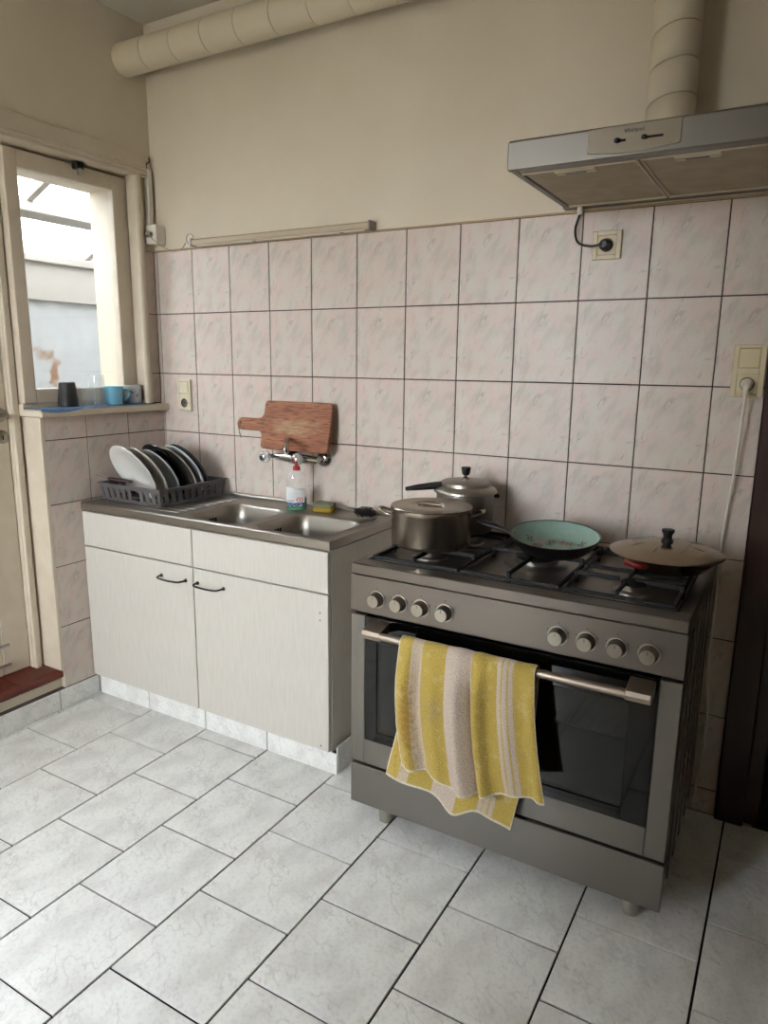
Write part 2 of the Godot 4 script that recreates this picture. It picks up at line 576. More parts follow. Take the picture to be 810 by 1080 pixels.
func build_wall_left():
	var w := structure("wall_left", "cream plaster wall around the window and door with a tiled ledge below the window")
	var m := Mb.new()
	var o := -0.46
	m.box(Vector3(o, 2.115, -0.15), Vector3(UX, H, ZF), 0.0)            # above the openings
	m.box(Vector3(o, 1.16, -0.15), Vector3(UX, 2.115, 0.055), 0.0)      # strip beside the window
	m.box(Vector3(o, 1.16, 0.055), Vector3(-0.34, 2.115, 0.115), 0.0)
	m.box(Vector3(o, 2.06, 0.115), Vector3(-0.34, 2.115, 0.62), 0.0)
	m.box(Vector3(o, -0.1, -0.15), Vector3(LX - 0.008, 1.165, 0.588), 0.0)  # ledge below the window
	m.box(Vector3(o, -0.1, 0.588), Vector3(-0.23, 0.125, 1.56), 0.0)    # below the door
	m.box(Vector3(o, -0.1, 1.56), Vector3(UX, 2.115, ZF), 0.0)
	part(w, "plaster", m.done(), M.plaster)
	part(w, "grout_bed", bx(Vector3(LX - 0.009, 0.0, 0.0), Vector3(LX - 0.0028, 1.163, 0.586), 0.0), M.grout)
	var gap := 0.0034
	# ledge tiles, columns run from the corner towards the door
	var zs := [0.0, 0.199, 0.403, 0.592]
	var rows := [1.163, 1.077, 0.830, 0.584, 0.339, 0.083]
	for i in 3:
		for r in 5:
			var ww: float = zs[i + 1] - zs[i]
			var hh: float = rows[r] - rows[r + 1]
			part(w, "wall_tile", tile(ww - gap, hh - gap, 0.006, 0.0011, Rect2(0, 0, min(ww / TW, 1.0), min(hh / TH, 1.0))), M.wall_tile[rng.randi() % 3], Vector3(LX, (rows[r] + rows[r + 1]) / 2, (zs[i] + zs[i + 1]) / 2), Vector3(0, PI / 2, 0))
	# narrow cut tiles between the window frame and the corner
	part(w, "grout_bed", bx(Vector3(UX - 0.001, 1.195, 0.0), Vector3(UX + 0.0032, T_TOP, 0.052), 0.0), M.grout)
	for r in [[1.825, 1.5711], [1.5711, 1.3228], [1.3228, 1.197]]:
		var hh: float = r[0] - r[1]
		part(w, "wall_tile", tile(0.046, hh - gap, 0.004, 0.0011, Rect2(0, 0, 0.23, hh / TH)), M.wall_tile[rng.randi() % 3], Vector3(UX + 0.006, (r[0] + r[1]) / 2, 0.0275), Vector3(0, PI / 2, 0))
	# painted end of the ledge towards the door
	part(w, "ledge_end", bx(Vector3(-0.345, 0.16, 0.586), Vector3(LX + 0.001, 1.165, 0.604), 0.003), M.joinery)
	# tiled skirting
	var b := structure("baseboard_left", "low marbled skirting tiles along the door wall")
	part(b, "grout_bed", bx(Vector3(-0.24, 0, 0.44), Vector3(-0.2045, 0.083, 1.7), 0.0), M.grout)
	var e := [0.4325, 0.619, 0.919, 1.219, 1.519, 1.7]
	for i in 5:
		var ww: float = e[i + 1] - e[i]
		part(b, "skirting_tile", tile(ww - 0.003, 0.08, 0.006, 0.0011, Rect2(0, 0, ww / 0.3, 0.27)), M.floor_tile[i % 5], Vector3(-0.201, 0.0415, (e[i] + e[i + 1]) / 2), Vector3(0, PI / 2, 0))
	# plinth tiles under the sink cabinet
	var p := structure("baseboard_back", "marbled plinth tiles under the sink cabinet")
	part(p, "grout_bed", bx(Vector3(-0.205, 0, 0.3), Vector3(0.995, 0.079, 0.4265), 0.0), M.grout)
	e = [-0.205, -0.197, 0.092, 0.397, 0.697, 1.0]
	for i in 5:
		var ww: float = e[i + 1] - e[i]
		part(p, "plinth_tile", tile(ww - 0.003, 0.078, 0.006, 0.0011, Rect2(0, 0, ww / 0.3, 0.27)), M.floor_tile[(i + 2) % 5], Vector3((e[i] + e[i + 1]) / 2, 0.0395, 0.43))
	part(p, "plinth_tile", tile(0.18, 0.1, 0.006, 0.0011, Rect2(0, 0, 0.6, 0.3)), M.floor_tile[3], Vector3(1.0, 0.051, 0.335), Vector3(0, PI / 2, 0))
	# red doorstep
	var s := structure("trim_1", "red glazed doorstep tiles with a rounded nose below the door")
	var prof := PackedVector2Array([Vector2(-0.36, 0.125), Vector2(-0.36, 0.166), Vector2(-0.232, 0.160), Vector2(-0.218, 0.155), Vector2(-0.212, 0.145), Vector2(-0.212, 0.133), Vector2(-0.218, 0.126)])
	var zz := 0.572
	for k in 5:
		var mm := Mb.new()
		mm.prism(prof, 0.0, 0.198, 0.0015)
		part(s, "step_tile", mm.done(), M.red_step, Vector3(0, 0, zz))
		zz += 0.2

func build_window():
	# head and side casing
	var t := structure("trim_2", "cream moulded casing around the window and door")
	var head := PackedVector2Array([Vector2(-0.33, 2.132), Vector2(-0.232, 2.132), Vector2(-0.230, 2.113), Vector2(-0.206, 2.110), Vector2(-0.201, 2.113), Vector2(-0.200, 2.118), Vector2(-0.204, 2.121), Vector2(-0.199, 2.126), Vector2(-0.197, 2.132), Vector2(-0.202, 2.136), Vector2(-0.199, 2.142), Vector2(-0.203, 2.150), Vector2(-0.207, 2.198), Vector2(-0.23, 2.204), Vector2(-0.33, 2.204)])
	var m := Mb.new()
	m.prism(head, -1.6, -0.03, 0.002)
	part(t, "head_casing", m.done(), M.joinery, Vector3.ZERO, Vector3(0, PI, 0) * 0.0)
	t.get_child(0).scale = Vector3(1, 1, -1)
	m = Mb.new()
	m.prism(PackedVector2Array([Vector2(-0.345, -0.05), Vector2(-0.345, -0.073), Vector2(-0.266, -0.073), Vector2(-0.262, -0.088), Vector2(-0.213, -0.092), Vector2(-0.205, -0.089), Vector2(-0.200, -0.082), Vector2(-0.199, -0.070), Vector2(-0.206, -0.067), Vector2(-0.207, -0.054), Vector2(-0.224, -0.05)]), 1.19, 2.13, 0.0)
	part(t, "side_casing", m.done(), M.joinery, Vector3.ZERO, Vector3(-PI / 2, 0, 0))
	m = Mb.new()
	m.box(Vector3(-0.36, 0.16, 0.596), Vector3(-0.3185, 2.13, 0.643), 0.001)
	m.box(Vector3(-0.3195, 0.16, 0.616), Vector3(-0.302, 2.13, 0.642), 0.003)
	part(t, "side_casing", m.done(), M.joinery)
	part(t, "sub_sill", bx(Vector3(-0.345, 1.166, 0.056), Vector3(-0.276, 1.2125, 0.617), 0.002), M.joinery)
	# the casement
	var w := structure("window_1", "cream painted casement window beside the door, looking out on a rendered wall")
	var xo := -0.272
	var xi := -0.317
	part(w, "stile", bx(Vector3(xi, 1.212, 0.559), Vector3(xo, 2.104, 0.611), 0.003), M.joinery)
	part(w, "stile", bx(Vector3(xi, 1.212, 0.079), Vector3(xo, 2.104, 0.152), 0.003), M.joinery)
	part(w, "top_rail", bx(Vector3(xi, 2.045, 0.152), Vector3(xo, 2.104, 0.559), 0.003), M.joinery)
	part(w, "bottom_rail", bx(Vector3(xi, 1.212, 0.152), Vector3(xo, 1.267, 0.559), 0.003), M.joinery)
	part(w, "pane", bx(Vector3(-0.300, 1.262, 0.148), Vector3(-0.296, 2.05, 0.563), 0.0), M.pane)
	var c := part(w, "catch", bx(Vector3(xo, 2.085, 0.30), Vector3(xo + 0.03, 2.112, 0.335), 0.003), M.black_plastic)
	part(c, "catch_tab", bx(Vector3(xo + 0.02, 2.062, 0.308), Vector3(xo + 0.032, 2.09, 0.33), 0.003), M.chrome)
	# wide window in the wall behind the photographer: it lights the fronts of the cabinets and the floor
	var w2 := structure("window_2", "wide cream framed window in the wall facing the sink")
	var wx := [W2A, (W2A + W2B) / 2, W2B]
	for x in wx:
		part(w2, "stile", bx(Vector3(x - 0.03, W2Y, ZF + 0.03), Vector3(x + 0.03, 2.45, ZF + 0.09), 0.003), M.joinery)
	for y in [W2Y, 2.39]:
		part(w2, "rail", bx(Vector3(W2A + 0.03, y, ZF + 0.031), Vector3(W2B - 0.03, y + 0.06, ZF + 0.089), 0.003), M.joinery)
	for i in 2:
		part(w2, "pane", bx(Vector3(wx[i] + 0.02, W2Y + 0.05, ZF + 0.058), Vector3(wx[i + 1] - 0.02, 2.4, ZF + 0.062), 0.0), M.pane)
	# sill board
	var s := thing("window_sill", "cream painted sill board on top of the tiled ledge", "sill", Vector3(-0.25, 1.165, 0.31))
	part(s, "board", bx(Vector3(-0.0255, 0, -0.308), Vector3(0.085, 0.029, 0.312), 0.005), M.joinery)

func build_door():
	var d := structure("door_1", "cream painted back door with a glazed upper half")
	var x0 := -0.375
	var x1 := -0.335
	var z0 := 0.644
	var z1 := 1.54
	part(d, "stile", bx(Vector3(x0, 0.168, z0), Vector3(x1, 2.09, z0 + 0.11), 0.004), M.joinery)
	part(d, "stile", bx(Vector3(x0, 0.168, z1 - 0.11), Vector3(x1, 2.09, z1), 0.004), M.joinery)
	part(d, "rail", bx(Vector3(x0, 1.98, z0 + 0.11), Vector3(x1, 2.09, z1 - 0.11), 0.004), M.joinery)
	part(d, "rail", bx(Vector3(x0, 0.168, z0 + 0.11), Vector3(x1 - 0.001, 0.90, z1 - 0.11), 0.004), M.joinery)
	part(d, "pane", bx(Vector3(-0.357, 0.89, z0 + 0.105), Vector3(-0.353, 1.985, z1 - 0.105), 0.0), M.pane)
	# lever handle on a round rose, keyhole below
	var rose := Mb.new()
	rose.lathe([Vector2(0.0, 0.009), Vector2(0.022, 0.009), Vector2(0.026, 0.006), Vector2(0.027, 0.0)], 28, Vector3(x1, 1.172, 0.676), 0.0, Basis(Vector3(0, 0, 1), -PI / 2))
	var h := part(d, "handle", rose.done(), M.knob_steel)
	part(h, "lever", pipe(curve([Vector3(x1, 1.172, 0.676), Vector3(x1 + 0.045, 1.172, 0.676), Vector3(x1 + 0.055, 1.171, 0.69), Vector3(x1 + 0.055, 1.166, 0.80)], 8), 0.0085, 12), M.knob_steel)
	var kr := Mb.new()
	kr.lathe([Vector2(0.0, 0.006), Vector2(0.020, 0.006), Vector2(0.024, 0.003), Vector2(0.025, 0.0)], 28, Vector3(x1, 1.092, 0.672), 0.0, Basis(Vector3(0, 0, 1), -PI / 2))
	var k := part(d, "keyhole_rose", kr.done(), M.knob_steel)
	part(k, "keyhole", bx(Vector3(x1 + 0.004, 1.080, 0.6695), Vector3(x1 + 0.0068, 1.098, 0.6755), 0.001), M.dark_hole)
	# two low air-vent slats at the edge of view
	for y in [0.205, 0.285]:
		part(d, "vent_slat", bx(Vector3(x1 - 0.002, y, 0.727), Vector3(x1 + 0.010, y + 0.009, 1.30), 0.002), M.aluminium)

func build_outside():
	var g := structure("ground", "grey paving outside the window")
	part(g, "paving", bx(Vector3(-6.0, -0.25, -6.0), Vector3(9.0, -0.15, 14.0), 0.0), M.paving)
	var w := structure("wall_outside", "off-white rough rendered garden wall with a rust stain, seen through the window")
	part(w, "render", bx(Vector3(-1.85, -0.1, -4.0), Vector3(-1.6, 1.72, 7.0), 0.0), M.outside)
	part(w, "fascia", bx(Vector3(-1.8, 1.705, -4.0), Vector3(-1.575, 1.91, 7.0), 0.004), M.outside_trim)
	part(w, "end_wall", bx(Vector3(-1.6, -0.1, 1.6), Vector3(-0.46, 2.55, 1.72), 0.0), M.outside)
	part(w, "end_wall", bx(Vector3(-1.6, -0.1, -2.2), Vector3(-0.46, 2.55, -2.08), 0.0), M.outside)
	part(w, "house_wall", bx(Vector3(-0.46, -0.1, -2.2), Vector3(-0.26, 2.69, -0.15), 0.0), M.outside)
	part(w, "coping", bx(Vector3(-1.85, 1.91, -4.0), Vector3(-1.55, 1.955, 7.0), 0.006), M.outside_trim)
	# coat of newer render with hairline cracks and the rust stain, part of the wall in view
	var n1 := noise(71, 0.02, 5)
	var n2 := noise(72, 0.012, 4)
	var n3 := noise(73, 0.05, 4)
	var pt := img_tex(288, 160, func(x, y):
		var c := Color(0.635, 0.635, 0.62).lerp(Color(0.70, 0.70, 0.69), n1.get_noise_2d(x, y) * 0.6 + 0.5)
		var crack: float = 1.0 - clamp(abs(n2.get_noise_2d(x * 1.5, y * 2.5)) * 40.0, 0.0, 1.0)
		c = c.lerp(Color(0.52, 0.51, 0.49), crack * 0.35 * clamp(n3.get_noise_2d(x * 0.4, y * 0.4) * 3.0, 0.0, 1.0))
		for q in [[136.0, 76.0, 7.0, 14.0, 1.0], [137.0, 94.0, 5.0, 13.0, 0.5], [125.0, 59.0, 12.0, 5.0, 0.42], [113.0, 54.0, 8.0, 4.0, 0.36]]:
			var d: float = Vector2((x - q[0]) / q[2], (y - q[1]) / q[3]).length()
			var rust: float = clamp((1.25 - d + n3.get_noise_2d(x, y) * 1.1) * q[4], 0.0, 0.95)
			c = c.lerp(Color(0.50, 0.32, 0.19), rust * 0.9)
		return c)
	var pm := mat(Color.WHITE, 0.9)
	pm.albedo_texture = pt
	part(w, "render_coat", tile(1.44, 0.8, 0.004, 0.001), pm, Vector3(-1.597, 1.303, -0.5), Vector3(0, PI / 2, 0))
	var r := thing("lean_to_roof", "glazed lean-to roof with pale rafters seen through the window", "roof", Vector3(-1.0, 2.2, 0.5))
	var slope := atan2(0.5, 1.12)
	var piv := Vector3(-1.62, 1.955, 0) - Vector3(-1.0, 2.2, 0.5)
	for z in [-2.01, -1.38, -0.75, -0.12, 0.51, 1.14]:
		part(r, "rafter", bx(Vector3(0.0, 0.0, -0.02), Vector3(1.25, 0.05, 0.02), 0.003), M.outside_trim, piv + Vector3(0, 0, z), Vector3(0, 0, slope))
		part(r, "roof_pane", bx(Vector3(-0.10, 0.050, -0.313), Vector3(1.25, 0.056, 0.313), 0.0), M.roof_pane, piv + Vector3(0, 0, z + 0.315), Vector3(0, 0, slope))
	part(r, "eaves_board", bx(Vector3(-0.03, -0.01, -2.5), Vector3(0.0, 0.05, 1.75), 0.003), M.outside_trim, piv, Vector3(0, 0, slope))
	part(r, "purlin", bx(Vector3(0.40, -0.06, -2.5), Vector3(0.47, 0.0, 1.75), 0.004), M.outside_trim, piv + Vector3(0, 0, 0), Vector3(0, 0, slope))
	part(r, "wall_plate", bx(Vector3(1.15, -0.06, -2.5), Vector3(1.2, 0.0, 1.75), 0.004), M.outside_trim, piv + Vector3(0, 0, 0), Vector3(0, 0, slope))

func build_doorway():
	var t := structure("trim_3", "dark varnished wooden door frame at the right end of the tiled wall")
	part(t, "post", bx(Vector3(2.134, 0.0, -0.16), Vector3(2.215, 2.14, 0.022), 0.004), M.dark_wood)
	part(t, "post", bx(Vector3(2.205, 0.0, -0.155), Vector3(2.255, 2.1, -0.004), 0.004), M.dark_wood)
	part(t, "post", bx(Vector3(3.09, 0.0, -0.16), Vector3(3.17, 2.14, 0.022), 0.004), M.dark_wood)
	part(t, "head", bx(Vector3(2.215, 2.08, -0.16), Vector3(3.09, 2.14, 0.021), 0.004), M.dark_wood)
	var w := structure("wall_hall", "dim hallway beyond the door frame")
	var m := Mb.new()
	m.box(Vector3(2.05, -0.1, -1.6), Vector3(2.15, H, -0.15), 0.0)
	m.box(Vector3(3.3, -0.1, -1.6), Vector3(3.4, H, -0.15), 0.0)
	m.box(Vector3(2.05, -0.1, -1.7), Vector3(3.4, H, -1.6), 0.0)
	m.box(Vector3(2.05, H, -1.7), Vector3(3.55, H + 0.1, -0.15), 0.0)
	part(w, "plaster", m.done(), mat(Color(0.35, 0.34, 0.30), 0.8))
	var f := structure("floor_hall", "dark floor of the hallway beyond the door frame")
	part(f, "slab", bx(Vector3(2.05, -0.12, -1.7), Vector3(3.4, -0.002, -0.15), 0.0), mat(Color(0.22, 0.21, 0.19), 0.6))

func build_ducts():
	# horizontal duct just below the ceiling, in short lengths with seams
	var d := thing("ventilation_duct", "cream round duct running below the ceiling from the window wall, bent down to the hood", "duct", Vector3(-0.2, 2.526, 0.1))
	var r := 0.0585
	var x := -0.03
	var seam := Mb.new()
	var L := 0.155
	var ax := Basis(Vector3(0, 0, 1), -PI / 2)
	seam.lathe([Vector2(r - 0.002, 0.0), Vector2(r, 0.0012), Vector2(r, L - 0.0024), Vector2(r - 0.002, L - 0.0012)], 36, Vector3.ZERO, 0.0, ax)
	var sm := seam.done()
	var n := 12
	for i in n:
		part(d, "duct_section", sm, M.duct, Vector3(x + i * L, 0, 0))
	var xe := x + n * L
	var xv := 1.838 + 0.2
	# bend into the riser (above the frame)
	var pts := [Vector3(xe - 0.01, 0, 0)]
	for k in 9:
		var a := PI / 2 * k / 8.0
		pts.append(Vector3(xv - 0.1 + 0.1 * sin(a), -0.1 + 0.1 * cos(a), 0))
	pts.append(Vector3(xv, -0.14, 0))
	part(d, "elbow", pipe(pts, r - 0.0005, 28), M.duct)
	# riser with slanted spiral seams
	var top := -0.14
	var bot := 1.972 - 2.526
	var sec := 5
	for i in sec:
		var h := (top - bot) / sec
		var m := Mb.new()
		var rings := []
		for q in [[0.0, -0.0022], [0.0015, 0.0], [h - 0.003, 0.0], [h - 0.0015, -0.0022]]:
			var ring := []
			for k in 36:
				var a := TAU * k / 36
				var rr: float = 0.0615 + q[1]
				ring.append(Vector3(cos(a) * rr, q[0] + cos(a - 0.5) * 0.012, sin(a) * rr))
			rings.append(ring)
		m.smooth(1)
		m.loft(rings, false)
		part(d, "duct_section", m.done(), M.duct, Vector3(xv, bot + i * h, 0))

func build_hood():
	var x0 := 1.54
	var x1 := 2.14
	var zf := 0.49
	var h := thing("cooker_hood", "grey metal cooker hood with two grease filters above the stove", "hood", Vector3(1.84, 1.84, 0.25))
	var o := Vector3(1.84, 1.84, 0.25)
	# canopy shell: front, sides and sloping top, open below
	var m := Mb.new()
	m.prism(PackedVector2Array([Vector2(0.0, 1.835), Vector2(0.0, 1.965), Vector2(0.10, 1.955), Vector2(zf - 0.03, 1.912), Vector2(zf - 0.006, 1.906), Vector2(zf, 1.90), Vector2(zf, 1.84), Vector2(zf - 0.012, 1.838), Vector2(zf - 0.012, 1.85), Vector2(0.02, 1.85), Vector2(0.02, 1.835)]), -x1, -x0, 0.003)
	part(h, "canopy", m.done(), M.hood_grey, -o, Vector3(0, -PI / 2, 0))
	# the prism turns (z, y) profiles along -x
	var fr := Mb.new()
	fr.box(Vector3(x0 + 0.004, 1.838, 0.022), Vector3(x0 + 0.022, 1.848, zf - 0.012), 0.002)
	fr.box(Vector3(x1 - 0.022, 1.838, 0.022), Vector3(x1 - 0.004, 1.848, zf - 0.012), 0.002)
	fr.box(Vector3(x0 + 0.022, 1.838, zf - 0.045), Vector3(x1 - 0.022, 1.848, zf - 0.012), 0.002)
	fr.box(Vector3(x0 + 0.022, 1.838, 0.022), Vector3(x1 - 0.022, 1.848, 0.032), 0.002)
	part(h, "frame", fr.done(), M.hood_grey, -o)
	var fm := mat(Color(0.66, 0.60, 0.49), 0.55, 0.3)
	fm = grain(fm, 77, 0.02, Color(0.62, 0.57, 0.47), Color(0.70, 0.65, 0.56), Vector3(2, 2, 2))
	for i in 2:
		var a: float = [x0 + 0.022, 1.842][i]
		var b: float = [1.838, x1 - 0.022][i]
		var f := part(h, "filter", bx(Vector3(a, 1.841, 0.03), Vector3(b, 1.85, zf - 0.042), 0.002), fm, -o)
		part(f, "filter_rim", bx(Vector3(a, 1.836, zf - 0.053), Vector3(b, 1.842, zf - 0.043), 0.002), M.duct)
		part(f, "filter_rim", bx(Vector3(b - 0.006 if i == 0 else a, 1.836, 0.03), Vector3(b if i == 0 else a + 0.006, 1.842, zf - 0.05), 0.002), M.duct)
		part(f, "filter_rim", bx(Vector3(a, 1.836, 0.028), Vector3(b, 1.842, 0.035), 0.002), M.duct)
		var l: float = [1.689, 1.962][i]
		var g := part(f, "latch", bx(Vector3(l - 0.05, 1.834, zf - 0.09), Vector3(l + 0.05, 1.8415, zf - 0.054), 0.003), M.duct)
		part(g, "latch_slot", bx(Vector3(l - 0.025, 1.8325, zf - 0.08), Vector3(l + 0.025, 1.8345, zf - 0.066), 0.001), M.hood_grey)
	# control panel with a curved lower edge
	var poly := PackedVector2Array([Vector2(1.735, 1.902), Vector2(1.935, 1.902), Vector2(1.935, 1.853)])
	for k in 9:
		var s := k / 8.0
		poly.append(Vector2(1.928 - s * 0.186, 1.850 - sin(PI * s) * 0.006))
	poly.append(Vector2(1.735, 1.853))
	m = Mb.new()
	m.prism(poly, zf - 0.002, zf + 0.003, 0.001)
	var cp := part(h, "control_panel", m.done(), mat(Color(0.52, 0.475, 0.405), 0.4, 0.3), -o)
	for it in [[1.797, 0.022, 0.011], [1.856, 0.042, 0.002]]:
		part(cp, "slot", bx(Vector3(it[0] - 0.004, 1.868, zf + 0.002), Vector3(it[0] + it[1], 1.873, zf + 0.004), 0.001), M.dark_hole)
		part(cp, "slider", bx(Vector3(it[0] - 0.002, 1.866, zf + 0.002), Vector3(it[0] + 0.010, 1.875, zf + 0.013), 0.003), M.black_plastic)
	var tm := TextMesh.new()
	tm.text = "Whirlpool"
	var sf := SystemFont.new()
	sf.font_names = PackedStringArray(["Droid Serif"])
	sf.font_italic = true
	tm.font = sf
	tm.font_size = 32
	tm.pixel_size = 0.00028
	tm.depth = 0.0006
	part(cp, "lettering", tm, M.dark_hole, Vector3(1.836, 1.889, zf + 0.0034))
	# connection cable down to the socket
	part(h, "grommet", bx(Vector3(1.586, 1.815, 0.004), Vector3(1.600, 1.842, 0.026), 0.003), M.white_plastic, -o)
	part(h, "cable", pipe(curve([Vector3(1.593, 1.82, 0.014), Vector3(1.582, 1.775, 0.018), Vector3(1.597, 1.735, 0.03), Vector3(1.64, 1.72, 0.045), Vector3(1.672, 1.724, 0.05)], 8), 0.0035, 8), M.black_plastic, -o)
	part(h, "plug", pipe([Vector3(1.675, 1.724, 0.008), Vector3(1.675, 1.724, 0.035), Vector3(1.675, 1.724, 0.045)], [0.017, 0.016, 0.009], 16), M.black_plastic, -o)

func build_sink():
	# cabinet
	var c := thing("sink_cabinet", "white laminate sink cabinet with two doors and black bow handles", "cabinet", Vector3(0.39, 0.083, 0.22))
	var o := Vector3(0.39, 0.083, 0.22)
	part(c, "side_panel", bx(Vector3(0.967, 0.083, 0.01), Vector3(0.985, 0.79, 0.436), 0.0015), M.cabinet, -o)
	part(c, "side_panel", bx(Vector3(-0.203, 0.083, 0.01), Vector3(-0.187, 0.79, 0.436), 0.0015), M.cabinet, -o)
	part(c, "bottom_panel", bx(Vector3(-0.187, 0.083, 0.01), Vector3(0.967, 0.1, 0.436), 0.0015), M.cabinet, -o)
	part(c, "back_panel", bx(Vector3(-0.187, 0.1, 0.008), Vector3(0.967, 0.79, 0.014), 0.0), M.cab_edge, -o)
	part(c, "carcass_front", bx(Vector3(-0.187, 0.1, 0.425), Vector3(0.967, 0.79, 0.434), 0.0), M.cab_edge, -o)
	var xs := [-0.203, 0.392, 0.986]
	for i in 2:
		var a: float = xs[i] + 0.002
		var b: float = xs[i + 1] - 0.002
		part(c, "drawer_front", bx(Vector3(a, 0.6495, 0.438), Vector3(b, 0.788, 0.456), 0.0018), M.cabinet, -o)
		var d := part(c, "door", bx(Vector3(a, 0.093, 0.438), Vector3(b, 0.6445, 0.456), 0.0018), M.cabinet, -o)
		var hx: float = [0.227, 0.41][i]
		var pts := [Vector3(hx + 0.004, 0.592, 0.456), Vector3(hx + 0.006, 0.592, 0.478), Vector3(hx + 0.02, 0.590, 0.487), Vector3(hx + 0.066, 0.588, 0.488), Vector3(hx + 0.112, 0.590, 0.487), Vector3(hx + 0.126, 0.592, 0.478), Vector3(hx + 0.128, 0.592, 0.456)]
		var m := Mb.new()
		m.tube(curve(pts, 5), 0.0036, 8)
		m.lathe([Vector2(0.0, 0.006), Vector2(0.006, 0.005), Vector2(0.007, 0.0)], 14, Vector3(hx + 0.004, 0.592, 0.456), 0.0, Basis(Vector3(1, 0, 0), PI / 2))
		m.lathe([Vector2(0.0, 0.006), Vector2(0.006, 0.005), Vector2(0.007, 0.0)], 14, Vector3(hx + 0.128, 0.592, 0.456), 0.0, Basis(Vector3(1, 0, 0), PI / 2))
		part(d, "handle", m.done(), M.black_plastic)
	# small screw caps on the side panel
	for p in [[0.60, 0.50], [0.575, 0.50], [0.14, 0.50]]:
		part(c, "screw_hole", bx(Vector3(0.9845, p[0], p[1]), Vector3(0.9858, p[0] + 0.005, p[1] + 0.005), 0.0005), M.cab_edge, -o)

	# worktop with two basins: built as one sheet with the basin holes left open
	var w := thing("sink_worktop", "stainless steel sink top with two basins and ribbed draining board", "sink", Vector3(0.39, 0.795, 0.22))
	o = Vector3(0.39, 0.795, 0.22)
	var top := 0.825
	var basins := [[0.465, 0.295, 0.27, 0.29], [0.795, 0.30, 0.30, 0.27]]
	var mm := Mb.new()
	var x0 := -0.204
	var x1 := 0.991
	var z1 := 0.457
	# top sheet: a fan between each basin's rim and a rectangle round it, plus plain strips
	var cells := [[0.31, 0.63], [0.63, x1 - 0.004]]
	for i in 2:
		var b = basins[i]
		var rim := rrect(b[2], b[3], 0.06, 8)
		var outer := []
		for p in rim:
			var q := Vector2(p.x + b[0], p.y + b[1])
			var ex: float = (cells[i][1] if p.x > 0 else cells[i][0])
			var ez: float = (z1 - 0.004 if p.y > 0 else 0.03)
			# push to the rectangle along the axis of the nearer side
			var cx := q.x
			var cz := q.y
			var corner: bool = abs(p.x) > b[2] / 2 - 0.0601 and abs(p.y) > b[3] / 2 - 0.0601
			if corner:
				var an: float = atan2(abs(p.y) - (b[3] / 2 - 0.06), abs(p.x) - (b[2] / 2 - 0.06))
				if an < PI / 4:
					cx = ex; cz = lerp(b[1] + sign(p.y) * (b[3] / 2 - 0.06), ez, an / (PI / 4))
				else:
					cz = ez; cx = lerp(ex, b[0] + sign(p.x) * (b[2] / 2 - 0.06), (an - PI / 4) / (PI / 4))
			outer.append(Vector3(cx, top, cz))
		mm.flat()
		for k in rim.size():
			var l := (k + 1) % rim.size()
			mm.quad(Vector3(rim[k].x + b[0], top, rim[k].y + b[1]), outer[k], outer[l], Vector3(rim[l].x + b[0], top, rim[l].y + b[1]))
	mm.quad(Vector3(x0, top, 0.03), Vector3(0.31, top, 0.03), Vector3(0.31, top, z1 - 0.004), Vector3(x0, top, z1 - 0.004))
	# rolled front edge, end edge, back upstand
	var edge := PackedVector2Array([Vector2(z1 - 0.004, top), Vector2(z1, top - 0.004), Vector2(z1, 0.797), Vector2(z1 - 0.003, 0.795), Vector2(z1 - 0.02, 0.795), Vector2(z1 - 0.02, 0.800), Vector2(z1 - 0.004, 0.800)])
	for k in range(edge.size() - 1):
		mm.quad(Vector3(x0, edge[k].y, edge[k].x), Vector3(x1, edge[k].y, edge[k].x), Vector3(x1, edge[k + 1].y, edge[k + 1].x), Vector3(x0, edge[k + 1].y, edge[k + 1].x))
	mm.box(Vector3(x1 - 0.004, 0.795, 0.0), Vector3(x1, top, z1), 0.0012)
	mm.box(Vector3(x0, 0.795, 0.002), Vector3(x1, top + 0.012, 0.03), 0.004)
	# ribs of the draining board
	for k in 9:
		mm.box(Vector3(-0.17, top - 0.001, 0.07 + k * 0.04), Vector3(0.28, top + 0.0018, 0.082 + k * 0.04), 0.0015)
	part(w, "top", mm.done(), M.sink_steel, -o)
	for i in 2:
		var b = basins[i]
		var bm := Mb.new()
		bm.smooth(1)
		var rings := []
		for q in [[0.012, 0.0015, 0.065], [0.004, 0.0028, 0.062], [0.0, 0.0, 0.06], [-0.006, -0.006, 0.058], [-0.012, -0.06, 0.055], [-0.018, -0.125, 0.05], [-0.03, -0.142, 0.045], [-0.055, -0.15, 0.035], [-0.11, -0.153, 0.02]]:
			var ring := []
			for p in rrect(b[2] + q[0] * 2, b[3] + q[0] * 2, q[2], 8):
				ring.append(Vector3(p.x + b[0], top + q[1], p.y + b[1]))
			rings.append(ring)
		bm.loft(rings, false)
		bm.flat()
		var R: Array = rings[rings.size() - 1]
		for k in R.size(): bm.tri(Vector3(b[0], top - 0.154, b[1]), R[k], R[(k + 1) % R.size()])
		var bp := part(w, "basin", bm.done(), M.sink_steel, -o)
		var dr := part(bp, "drain", turned([Vector2(0.0, -0.004), Vector2(0.02, -0.004), Vector2(0.024, 0.0), Vector2(0.036, 0.002), Vector2(0.04, 0.0)], 28), M.chrome, Vector3(b[0], top - 0.152, b[1]))
		dr.name = "drain"
		for k in 3:
			part(bp, "overflow_slot", bx(Vector3(b[0] - b[2] / 2 + 0.0135, top - 0.05, b[1] - 0.02 + k * 0.014), Vector3(b[0] - b[2] / 2 + 0.016, top - 0.03, b[1] - 0.012 + k * 0.014), 0.0005), M.dark_hole)

